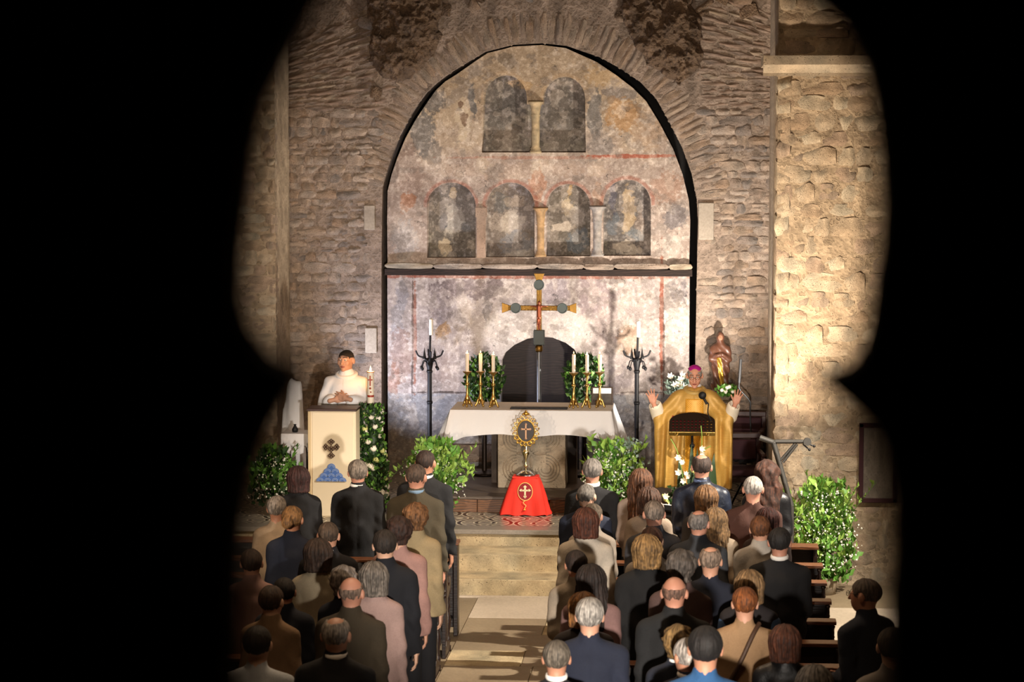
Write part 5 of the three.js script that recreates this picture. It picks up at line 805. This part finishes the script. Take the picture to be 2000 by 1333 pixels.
function hairG(type, seed, yaw, pitch) {
  return memo('hair' + [type, seed, yaw, pitch], () => {
    const q = seed * 5.3;
    const f = (x, y, z) => {
      const a = Math.atan2(x, z - 0.01), st = noise(a * 27 + q, y * 7, q), st2 = noise(a * 5 + q, y * 14 + q, 3);
      let d = ell(x, y, z, [0, 1.634, 0.014], [0.086, 0.093, 0.107]);
      const faceCut = ell(x, y, z, [0, 1.57, -0.105], [0.078, 0.1, 0.088]);
      if (type === 'short' || type === 'crop' || type === 'thin' || type === 'bald' || type === 'full' || type === 'bun') {
        const t = { short: 0.002, crop: -0.003, thin: -0.001, bald: -0.002, full: 0.005, bun: 0.003 }[type];
        d = d - t + 0.005 * (st - 0.5) + 0.006 * (st2 - 0.5);
        const low = 1.522 + 0.55 * clamp(0.04 - z, 0, 0.2) + 0.01 * st2;
        d = Math.max(d, -faceCut, low - y);
        d = Math.max(d, -ell(Math.abs(x), y, z, [0.09, 1.6, 0.0], [0.03, 0.04, 0.028]));
        if (type === 'thin') d = Math.max(d, -(ell(x, y, z, [0, 1.73, 0.02], [0.058, 0.06, 0.085]) + 0.006 * (st - 0.5)));
        if (type === 'bald') d = Math.max(d + 0.002, y - 1.648 - 0.012 * (st2 - 0.5) - 0.01 * (st - 0.5) - 0.35 * clamp(0.06 - z, 0, 0.06));
        if (type === 'bun') d = smin(d, ell(x, y, z, [-0.02, 1.603, 0.125], [0.05, 0.056, 0.045]) + 0.008 * (noise(x * 40, y * 40, z * 40) - 0.5), 0.01);
      } else if (type === 'curly') {
        d = smin(ell(x, y, z, [0, 1.64, 0.02], [0.106, 0.101, 0.122]), cap(x, y, z, [0, 1.6, 0.04], [0, 1.545, 0.045], 0.09, 0.075), 0.03);
        d += 0.02 * (noise(x * 42 + q, y * 42, z * 42) - 0.5) + 0.012 * (noise(x * 20 + q, y * 20, z * 20) - 0.5);
        d = Math.max(d, -faceCut, 1.515 - y);
      } else {                                                  // bob, long, wavy
        d = smin(ell(x, y, z, [0, 1.633, 0.018], [0.098, 0.099, 0.117]), cap(x * 0.9, y, z, [0, 1.61, 0.032], [0, 1.5, 0.038], 0.096, type === 'bob' ? 0.092 : 0.084), 0.04);
        const flip = type === 'long' || type === 'wavy';
        if (flip) d = smin(d, cap(x * 0.62, y, z * 1.1, [0, 1.5, 0.06], [0, 1.27, 0.12], 0.076, 0.06), 0.05);
        const wav = type === 'wavy' ? 0.03 * (noise(x * 22 + q, y * 16, z * 22) - 0.5) : 0.009 * (st - 0.5) + 0.004 * Math.sin(a * 26 + y * 12 + q);
        d += wav + 0.01 * (st2 - 0.5);
        d = Math.max(d, -ell(x, y, z, [0, 1.54, -0.11], [0.076, 0.13, 0.1]), (flip ? 1.22 + 0.03 * st : 1.472 + 0.018 * st) - y);
      }
      return d;
    };
    return rotHead(nets(f, [-0.15, type === 'long' || type === 'wavy' ? 1.19 : 1.43, -0.14], [0.15, 1.77, 0.23], 0.0078, (x, y, z) => [Math.atan2(x, z) * 0.12, y]), yaw, pitch);
  });
}
const legsG = memo('legs', () => nets((x, y, z) => { const ax = Math.abs(x); let d = cap(ax, y, z, [0.085, 0.9, 0], [0.09, 0.48, -0.01], 0.1, 0.078); d = smin(d, cap(ax, y, z, [0.09, 0.48, -0.01], [0.095, 0.1, 0.015], 0.078, 0.062), 0.02); return Math.max(d, 0.06 - y); }, [-0.24, 0.02, -0.15], [0.24, 1.04, 0.15], 0.026));
const shoeG = nets((x, y, z) => Math.max(smin(cap(x, y, z, [0, 0.035, 0.06], [0, 0.03, -0.11], 0.04, 0.036), cap(x, y, z, [0, 0.05, 0.05], [0, 0.09, 0.03], 0.042, 0.04), 0.03), 0.002 - y), [-0.06, -0.01, -0.17], [0.06, 0.14, 0.12], 0.014);
const collarG = new THREE.TorusGeometry(0.061, 0.011, 8, 28).rotateX(Math.PI / 2).scale(1, 1.7, 1.05).rotateX(0.12).translate(0, 1.496, 0.012);
const SKIN = [0xc39279, 0xb07d64, 0xc99f86, 0xb8836d];
const LIMIT = { lo: 9, hi: 0 };
function person(id, px, py, row, o) {
  const z = ROWZ(row), p = atZ(px, py, z), top = { long: 1.745, wavy: 1.75, bob: 1.735, curly: 1.745 }[o.hair] ?? 1.729, k = p.y / top, f = o.sex === 'f';
  if (k * 1.727 < 1.5 || k * 1.727 > 1.86) console.log('height', id, (k * 1.727).toFixed(2));
  const g = thing('person', o.label, 'person', [p.x, 0, z], o.turn ?? ((px * 7 + py * 3) % 11 - 5) * 0.02, 'standing congregation'); g.scale.setScalar(k);
  const yaw = o.yaw ?? [0, 0.12, -0.12][(px + py) % 3], pit = o.pitch ?? 0, arms = o.arms ?? 'clasp', seed = (px + py) % 3;
  mesh('body', bodyG(f ? 'f' : 'm', arms, yaw, pit), skinM(SKIN[o.skin ?? (px % 3)]), g);
  mesh(o.wear ?? 'jacket', jacketG({ sh: (f ? 0.148 : 0.171) * (o.wide ?? 1), arms, hem: o.hem ?? 0.8, loose: o.loose ?? (f ? 0.002 : 0.006), seed, collar: o.collar ?? 1.488 }), clothM(o.color, o.rough ?? 0.9), g);
  if (o.hair) mesh('hair', hairG(o.hair, seed, yaw, pit), hairM(o.hairColor), g);
  mesh('trousers', legsG, clothM(o.legs ?? 0x1d1d22), g);
  for (const s of [-1, 1]) { const sh = mesh('shoe', shoeG, M.black, g); sh.position.x = s * 0.095; }
  if (o.shirt) mesh('shirt_collar', collarG, cache['sh' + o.shirt] ??= std(o.shirt, 0.8), g);
  if (o.extra) o.extra(g);
  return g;
}
const m = (hair, hairColor, color, label, o = {}) => ({ sex: 'm', hair, hairColor, color, label, ...o }), w = (hair, hairColor, color, label, o = {}) => ({ sex: 'f', hair, hairColor, color, label, ...o });
const BLACK = 0x17171a, NAVY = 0x1c2438, WHITE = 0xe9e6e0;
const crowd = [
  // ambo side
  ['L1', 583, 909, 1, w('bob', 0x4a2622, BLACK, 'woman with dark maroon bob and black jacket in front of the ambo')],
  ['L2', 699, 898, 1, m('full', 0xa89a8c, BLACK, 'grey-haired man in black suit standing before the ambo', { shirt: WHITE, arms: 'hang', skin: 3 })],
  ['L3', 831, 878, 1, m('crop', 0x4a352b, BLACK, 'tall cropped dark-haired man in black suit nearest the altar flowers', { shirt: WHITE, arms: 'hang', skin: 1 })],
  ['L4', 813, 905, 2, m('crop', 0x6b5648, 0x4d4534, 'man in olive jacket with blue shirt collar showing', { shirt: 0x6f8aa5, skin: 3, arms: 'hang' })],
  ['L5', 541, 968, 3, w('short', 0xbdb1a6, 0xb0997e, 'person with short silver hair and beige coat by the shadowed flowers')],
  ['L6', 571, 988, 4, w('bun', 0xa87a48, NAVY, 'woman with ginger-blond hair in a bun and navy jacket')],
  ['L7', 642, 1018, 5, m('crop', 0x6c5848, 0x1a1a20, 'man with short brown crop and dark suit', { shirt: WHITE })],
  ['L8', 812, 980, 4, w('curly', 0xa5744a, 0xb4a07a, 'woman with auburn curls in a sand coloured jacket', { arms: 'hang' })],
  ['L9', 780, 1005, 5, w('curly', 0x4b2f24, 0xb98f86, 'woman with dark brown curls in a dusty pink jacket', { arms: 'hang' })],
  ['L10', 752, 1034, 6, m('short', 0x3b3029, 0x14161e, 'dark-haired man in near black jacket behind the pink jacket', { arms: 'hang' })],
  ['L11', 622, 1050, 6, w('bob', 0x4e382b, 0xb5a78c, 'woman with brown bob in a cream jacket')],
  ['L12', 672, 1103, 6.95, w('curly', 0xa79b92, 0x1a1f2e, 'grey-haired person in navy coat mostly hidden by a balding man', { wide: 0.85 })],
  ['L13', 731, 1095, 7.04, w('bob', 0x8d8379, 0xb0938c, 'woman with long grey bob in a pale pink ruffled jacket', { arms: 'hang' })],
  ['L14', 686, 1125, 8, m('bald', 0xa58a78, 0x403626, 'balding man in brown olive jacket', { skin: 3, arms: 'hang' })],
  ['L15', 530, 1143, 8, w('short', 0x5a4435, 0x8c6f52, 'person with short brown hair in a tan coat at the dark edge')],
  ['L16', 656, 1203, 10, m('thin', 0xcfc4b8, 0x121215, 'balding white-haired man in black suit in the rearmost ambo side row', { shirt: WHITE, skin: 0 })],
  ['L17', 503, 1222, 10, m('short', 0x33291f, 0xc6ccd2, 'dark-haired person in a pale shirt at the lower dark edge')],
  ['L18', 492, 1072, 6, w('short', 0x5a473c, 0xa8857c, 'person in a pink jacket half hidden by the dark screen edge')],
  ['L19', 556, 1128, 7, m('short', 0x2c2420, 0x171b28, 'person in dark navy jacket between the tan coat and the cream jacket')],
  // lectern side
  ['R1', 1157, 895, 0.95, m('short', 0x9b928a, BLACK, 'grey-haired man in black suit in front of the white flowers', { shirt: WHITE, skin: 3 })],
  ['R2', 1253, 912, 1.1, w('long', 0x7b4f33, 0xb3a093, 'woman with long brown hair and pinkish beige coat near the bishop', { hem: 0.5 })],
  ['R3', 1371, 886, 1, m('thin', 0x54423a, 0x232a3a, 'balding man in shiny dark blue leather jacket before the lectern', { rough: 0.38, shirt: 0x56678c, skin: 3, wide: 1.05 })],
  ['R4', 1497, 895, 1, w('wavy', 0x5b3524, 0x1d1d20, 'woman with long curly brown hair and black leather jacket', { rough: 0.42 })],
  ['R5', 1145, 945, 2.04, m('crop', 0x8c847b, NAVY, 'man with cropped grey hair in navy suit at the aisle', { shirt: WHITE, arms: 'hang' })],
  ['R6', 1268, 950, 2.1, w('bob', 0x63402c, 0xa89684, 'woman with brown bob and taupe coat behind the long-haired woman', { hem: 0.5 })],
  ['R7', 1380, 946, 1.93, w('bob', 0x8c6238, 0x3a3533, 'woman with golden brown bob behind the leather jacket')],
  ['R8', 1471, 929, 2.1, m('crop', 0xd6cdc4, 0x4a2a20, 'white-haired man in a dark brown coat', { skin: 3, wide: 1.06 })],
  ['R9', 1158, 983, 3.03, w('short', 0x9c8b77, 0xb8ab9c, 'person with sandy grey hair almost hidden by the auburn bob')],
  ['R10', 1145, 990, 4.03, w('bob', 0x6d3a26, 0xd3c8b8, 'woman with auburn bob in a cream jacket at the aisle', { arms: 'hang', wide: 1.08 })],
  ['R11', 1278, 976, 3.87, m('crop', 0x9d8c7d, 0x46464b, 'man with short grey hair in charcoal grey suit', { skin: 3, wide: 0.92 })],
  ['R12', 1365, 995, 4.05, m('thin', 0x9c938c, 0x3d4046, 'balding man in slate grey jacket beside the straight blond hair', { skin: 3 })],
  ['R13', 1398, 988, 3.1, w('long', 0xb08a5e, 0xb7a48c, 'woman with long straight blond hair in a tan coat')],
  ['R14', 1499, 990, 3.1, w('bob', 0x57241a, 0x3a2a26, 'woman with dark red hair behind the brown-haired vest wearer')],
  ['R15', 1485, 1007, 4, w('short', 0x8a5530, 0xb9b1a6, 'woman with short auburn hair in a pale grey vest', { wide: 1.02 })],
  ['R16', 1523, 1030, 5.1, m('short', 0x2a2523, BLACK, 'dark-haired man in black suit at the pew end', { shirt: WHITE, skin: 3, wide: 1.04 })],
  ['R17', 1274, 1028, 4.9, w('short', 0x5a3322, 0xa99e92, 'person with chestnut hair almost hidden by the blond bob')],
  ['R18', 1263, 1042, 5.9, w('bob', 0xb28a55, 0x141416, 'woman with straight blond bob in a black jacket', { wide: 1.08 })],
  ['R19', 1126, 1074, 6, w('short', 0x37271f, 0xa89a88, 'woman with short dark hair in a beige grey jacket at the aisle')],
  ['R20', 1155, 1098, 7, w('long', 0x2f1f18, 0x8b6a66, 'woman with long dark hair in a mauve quilted jacket')],
  ['R21', 1331, 1071, 6.95, w('curly', 0x6e645c, 0x5a4440, 'woman with grey ruffled hair in a brown mauve coat')],
  ['R22', 1388, 1066, 6, m('thin', 0xb9a08c, 0x1b2030, 'balding man in navy suit beside the grey ruffled hair', { skin: 0 })],
  ['R23', 1140, 1155, 8, w('bob', 0xa87038, 0x3a3436, 'ginger-haired person hidden behind the white-haired man')],
  ['R24', 1152, 1167, 9, m('full', 0xdad3ca, 0x1b2236, 'white-haired man in navy blue coat', { skin: 0, wide: 1.06 })],
  ['R25', 1317, 1124, 8, m('bald', 0x9a7563, 0x1a1b1d, 'bald man with reddish scalp in black suit', { skin: 3, arms: 'hang', wide: 1.04 })],
  ['R26', 1465, 1111, 7, w('bob', 0xa8845a, 0x241e20, 'woman with blond bob in a dark vest over blue sleeves', { extra: (g) => { for (const s of [-1, 1]) mesh('blue_sleeve', nets((x, y, z) => cap(x, y, z, [s * 0.166, 1.33, 0.012], [s * 0.21, 1.09, 0.05], 0.066, 0.06), [s < 0 ? -0.3 : 0.08, 1.0, -0.08], [s < 0 ? -0.08 : 0.3, 1.42, 0.14], 0.0165), clothM(0x4f6f9e), g); } })],
  ['R27', 1455, 1146, 8, w('short', 0xa8602c, 0xb08d68, 'woman with short ginger hair in a tan coat with shoulder strap', { wide: 1.12, extra: (g) => mesh('bag_strap', tube([[0.1, 1.475, 0.02], [0.06, 1.42, 0.105], [-0.02, 1.25, 0.155], [-0.12, 1.05, 0.15], [-0.2, 0.88, 0.1]], 0.017, 24, 6), std(0x4a3426, 0.6), g) })],
  ['R28', 1325, 1218, 9.1, w('curly', 0xa07d4a, 0x1f2433, 'person with short blond curls in a navy jacket', { shirt: WHITE })],
  ['R29', 1345, 1245, 10, m('short', 0xd0c6bc, 0x20263a, 'white-haired man turned sideways beside the blond curls', { yaw: 0.5, shirt: WHITE })],
  ['R30', 1378, 1223, 10.9, m('full', 0x1d1715, 0x2a5a8c, 'young black-haired man in a bright blue shirt', { skin: 1 })],
  ['R31', 1535, 1218, 9.1, w('bob', 0x6f3d26, 0x1b1b1d, 'woman with auburn bob in a black leather jacket near the white sheet', { rough: 0.42 })],
  ['R32', 1087, 1250, 10.05, m('short', 0x857a6c, 0x14141a, 'grey-haired man in dark suit at the aisle in the rearmost row', { shirt: WHITE, skin: 1 })],
  ['R33', 1592, 1296, 11, w('bob', 0x9c938a, 0x3a3a40, 'woman with grey hair at the bottom edge')],
  ['R34', 1690, 1128, 7.88, m('crop', 0x7a6a60, 0x1c2333, 'man in navy sweater and glasses turned towards the aisle', { turn: 0.75, yaw: 0.35, skin: 1, extra: (g) => glasses(g, 0.35) })],
  ['R35', 1742, 1225, 10, w('short', 0x6a5b50, 0x8f867f, 'person in a taupe jacket half behind the dark screen')],
];
function glasses(g, yaw = 0, pitch = 0) {
  const l = []; for (const s of [-1, 1]) l.push(new THREE.TorusGeometry(0.021, 0.0022, 6, 22).scale(1.05, 0.85, 1).translate(s * 0.031, 1.617, -0.108), bar([s * 0.052, 1.622, -0.106], [s * 0.083, 1.622, 0.0], 0.0022, 5)); l.push(bar([-0.011, 1.62, -0.11], [0.011, 1.62, -0.11], 0.0022, 5));
  mesh('glasses', rotHead(join(l), yaw, pitch), M.bronze, g);
}
for (const [id, px, py, row, o] of crowd) person(id, px, py, row, o);

// --- the two clergy, facing the nave
function faceParts(g, pitch, brow) {
  for (const s of [-1, 1]) { const e = mesh('eye', rotHead(new THREE.SphereGeometry(0.0115, 12, 10).translate(s * 0.031, 1.619, -0.082), 0, pitch), std(0xe8e2da, 0.3), g); mesh('iris', rotHead(new THREE.SphereGeometry(0.006, 10, 8).scale(1, 1, 0.4).translate(s * 0.031, 1.617, -0.0925), 0, pitch), std(0x2c221c, 0.3), e); mesh('eyebrow', rotHead(tube([[s * 0.013, 1.645, -0.097], [s * 0.032, 1.65, -0.094], [s * 0.052, 1.643, -0.078]], 0.0042, 8, 6), 0, pitch), hairM(brow), g); }
  mesh('lips', rotHead(join(tube([[-0.024, 1.546, -0.088], [0, 1.5475, -0.0985], [0.024, 1.546, -0.088]], 0.0042, 10, 6), tube([[-0.02, 1.541, -0.087], [0, 1.5385, -0.097], [0.02, 1.541, -0.087]], 0.0045, 10, 6)), 0, pitch), std(0xa0574a, 0.5), g);
}
{ // bishop
  const z = -27.15, p = atZ(1357, 716, z), k = (p.y - PLAT) / 1.705, g = thing('person', 'bishop in gold chasuble and magenta skullcap with both hands raised', 'person', [p.x, PLAT, z], Math.PI); g.scale.setScalar(k);
  const pit = -0.24; // chin down
  const A = { e: [0.33, 1.12, -0.05], w: [0.435, 1.285, -0.16] };
  const headB = rotHead(nets((x, y, zz) => headF(x, y, zz, true), [-0.12, 1.36, -0.15], [0.12, 1.74, 0.14], 0.0055), 0, pit);
  const rest = nets((x, y, zz) => { const ax = Math.abs(x); let d = cap(x * 0.7, y, zz, [0, 0.85, 0], [0, 1.3, 0], 0.1, 0.11); d = smin(d, cap(ax, y, zz, [0, 1.4, 0], [0.17, 1.36, 0], 0.05, 0.05), 0.04); d = smin(d, cap(ax, y, zz, [0.17, 1.36, 0], A.e, 0.05, 0.038), 0.03); d = smin(d, cap(ax, y, zz, A.e, A.w, 0.036, 0.026), 0.02); d = smin(d, cap(ax, y, zz, [0.085, 0.86, 0], [0.09, 0.48, 0], 0.08, 0.055), 0.03); return smin(d, cap(ax, y, zz, [0.09, 0.48, 0], [0.095, 0.07, 0.02], 0.055, 0.038), 0.02); }, [-0.5, 0, -0.24], [0.5, 1.47, 0.17], 0.02);
  const H = handG(0.2, 0.12, 0.005);
  const hr = place(H, [A.w[0] + 0.012, A.w[1] + 0.03, A.w[2] - 0.01], 0.15, Math.PI, -0.3, false), hl = place(H, [-A.w[0] - 0.012, A.w[1] + 0.03, A.w[2] - 0.01], 0.15, Math.PI, 0.3, true);
  mesh('body', mergeGeometries([headB, rest, hr, hl]), skinM(0xd69a80), g);
  faceParts(g, pit, 0x8d8780); glasses(g, 0, pit);
  mesh('hair', hairG('bald', 1, 0, pit).clone(), hairM(0xd8d4d0), g);
  mesh('skullcap', rotHead(new THREE.SphereGeometry(0.087, 28, 10, 0, 6.2832, 0, 1.02).scale(1, 1.02, 1.08).translate(0, 1.637, 0.022), 0, pit), std(0xb3148c, 0.55), g);
  const rob = (x, y, zz) => {
    const ax = Math.abs(x); let d = cap(x * 0.62, y, zz, [0, 1.33, 0.0], [0, 0.3, 0], 0.13, 0.2);
    d = smin(d, cap(ax, y, zz, [0.03, 1.4, 0.01], [0.19, 1.345, 0.0], 0.07, 0.075), 0.06);
    d = smin(d, cap(ax, y, zz, [0.19, 1.33, 0.0], [0.36, 1.17, -0.07], 0.085, 0.085), 0.05);
    d = smin(d, cap(ax, y, zz * 0.8, [0.345, 1.12, -0.06], [0.31, 0.36, -0.02], 0.09, 0.1), 0.06);
    d = smin(d, cap(ax, y, zz * 0.8, [0.2, 1.1, -0.06], [0.17, 0.36, -0.04], 0.1, 0.13), 0.08);
    const fold = sstep(1.3, 0.95, y); d += fold * (0.026 * Math.sin(ax * 38 + zz * 12 + y * 2.2 + (x > 0 ? 0.7 : 2.4)) + 0.009 * Math.sin(x * 71 + y * 3.0)) + 0.01 * Math.sin((ax * 1.1 + y) * 34) * (1 - fold) * sstep(0.08, 0.2, ax) + 0.012 * (noise(x * 7, y * 4, zz * 7) - 0.5);
    return Math.max(d, 0.37 + 0.02 * Math.sin(ax * 9) - y, ax - 0.465);
  };
  mesh('chasuble', nets(rob, [-0.52, 0.32, -0.3], [0.52, 1.5, 0.26], 0.0125), std(0xe6b65c, 0.5, { map: T.cloth, bumpMap: T.clothBump, bumpScale: 0.003, metalness: 0.15 }), g);
  const flapUV = (x, y) => [x, y];
  mesh('orphrey', nets((x, y, zz) => Math.max(rob(x, y, zz) - 0.007, Math.abs(x) - 0.1, zz + 0.02, y - 1.36), [-0.13, 0.34, -0.32], [0.13, 1.4, 0.0], 0.0125, flapUV), std(0xffffff, 0.45, { map: T.brocade, metalness: 0.15 }), g);
  mesh('cowl', new THREE.TorusGeometry(0.088, 0.026, 12, 36).rotateX(Math.PI / 2).scale(1.12, 0.95, 1.1).rotateX(-0.32).translate(0, 1.445, -0.004), std(0xe2bd6c, 0.5, { map: T.cloth }), g);
  mesh('alb_collar', collarG.clone().scale(1.06, 1, 1.06).translate(0, -0.002, 0), M.linen, g);
  for (const s of [-1, 1]) mesh('alb_sleeve', nets((x, y, zz) => { const o2 = cap(x, y, zz, [s * 0.37, 1.13, -0.08], [s * 0.425, 1.275, -0.155], 0.062, 0.074), i2 = cap(x, y, zz, [s * 0.4, 1.2, -0.12], [s * 0.46, 1.36, -0.2], 0.045, 0.066); const drop = cap(x, y, zz, [s * 0.43, 1.22, -0.13], [s * 0.415, 1.15, -0.1], 0.05, 0.05); return Math.max(smin(o2, drop, 0.03), -i2); }, [s < 0 ? -0.54 : 0.26, 1.0, -0.28], [s < 0 ? -0.26 : 0.54, 1.4, 0.04], 0.009), std(0xefe6d2, 0.85, { bumpMap: T.clothBump, bumpScale: 0.003 }), g);
  mesh('alb', nets((x, y, zz) => Math.max(cap(x * 0.7, y, zz, [0, 0.7, 0], [0, 0.02, 0], 0.15, 0.2) + 0.012 * Math.sin(x * 50), 0.03 - y), [-0.36, 0, -0.26], [0.36, 0.8, 0.26], 0.022), M.linen, g);
  for (const s of [-1, 1]) { const sh = mesh('shoe', shoeG, M.black, g); sh.position.x = s * 0.095; }
}
{ // deacon in a white alb behind the ambo
  const z = -27.9, p = atZ(676, 683, z), k = (p.y - PLAT) / 1.728, g = thing('person', 'man in white hooded alb with folded hands behind the ambo', 'person', [p.x, PLAT, z], Math.PI - 0.12); g.scale.setScalar(k);
  const headB = rotHead(nets((x, y, zz) => headF(x * 0.93, y, zz, true), [-0.12, 1.36, -0.15], [0.12, 1.74, 0.14], 0.0055), -0.18, 0);
  const rest = nets((x, y, zz) => { const ax = Math.abs(x); let d = cap(x * 0.7, y, zz, [0, 0.85, 0], [0, 1.3, 0], 0.11, 0.11); d = smin(d, cap(ax, y, zz, [0, 1.4, 0], [0.17, 1.36, 0], 0.05, 0.05), 0.04); d = smin(d, cap(ax, y, zz, [0.17, 1.36, 0], [0.235, 1.13, -0.03], 0.05, 0.04), 0.03); d = smin(d, cap(ax, y, zz, [0.235, 1.13, -0.03], [0.06, 1.2, -0.22], 0.04, 0.03), 0.02); d = smin(d, cap(ax, y, zz, [0.085, 0.86, 0], [0.09, 0.48, 0], 0.08, 0.055), 0.03); return smin(d, cap(ax, y, zz, [0.09, 0.48, 0], [0.095, 0.07, 0.02], 0.055, 0.038), 0.02); }, [-0.32, 0, -0.28], [0.32, 1.47, 0.17], 0.02);
  const H = handG(0.05, 0.55, 0.005);
  mesh('body', mergeGeometries([headB, rest, place(H, [0.065, 1.195, -0.235], 0.2, 0, 1.35, false), place(H, [-0.06, 1.215, -0.25], 0.2, 0, -1.35, true)]), skinM(0xc4957d), g);
  const fp = new THREE.Group(); fp.name = 'face'; g.add(fp); faceParts(fp, 0, 0x3a2d26); fp.rotation.y = -0.18; 
  mesh('hair', hairG('crop', 2, -0.18, 0), hairM(0x3e2f27), g);
  const rob = (x, y, zz) => {
    const ax = Math.abs(x); let d = cap(x * 0.68, y, zz, [0, 1.3, 0.005], [0, 0.1, 0], 0.142, 0.2);
    d = smin(d, cap(ax, y, zz, [0.02, 1.4, 0.01], [0.17, 1.36, 0.01], 0.066, 0.068), 0.06);
    d = smin(d, cap(ax, y, zz, [0.18, 1.35, 0.01], [0.235, 1.13, -0.03], 0.076, 0.078), 0.04);
    d = smin(d, cap(ax, y, zz, [0.235, 1.13, -0.03], [0.11, 1.18, -0.19], 0.075, 0.068), 0.03);
    d = smin(d, cap(ax, y, zz, [0.14, 1.17, -0.16], [0.165, 0.99, -0.12], 0.058, 0.05), 0.04);
    d = smin(d, cap(x, y, zz, [0, 1.42, 0.02], [0, 1.455, 0.016], 0.092, 0.088), 0.03);
    return Math.max(d + 0.011 * Math.sin(x * 46 + zz * 20) * sstep(1.25, 0.9, y) + 0.006 * Math.sin((ax + y) * 40) * sstep(0.1, 0.2, ax) + 0.012 * (noise(x * 9, y * 5, zz * 9) - 0.5), 0.03 - y);
  };
  mesh('alb', nets(rob, [-0.36, 0.0, -0.3], [0.36, 1.54, 0.26], 0.0135), std(0xeceef4, 0.85, { bumpMap: T.clothBump, bumpScale: 0.003 }), g);
  mesh('hood', new THREE.TorusGeometry(0.092, 0.024, 12, 32).rotateX(Math.PI / 2).scale(1.1, 0.9, 1.05).rotateX(-0.3).translate(0, 1.452, 0.012), M.linen, g);
  for (const s of [-1, 1]) { const sh = mesh('shoe', shoeG, M.black, g); sh.position.x = s * 0.095; }
}
renderer.render(scene, camera);
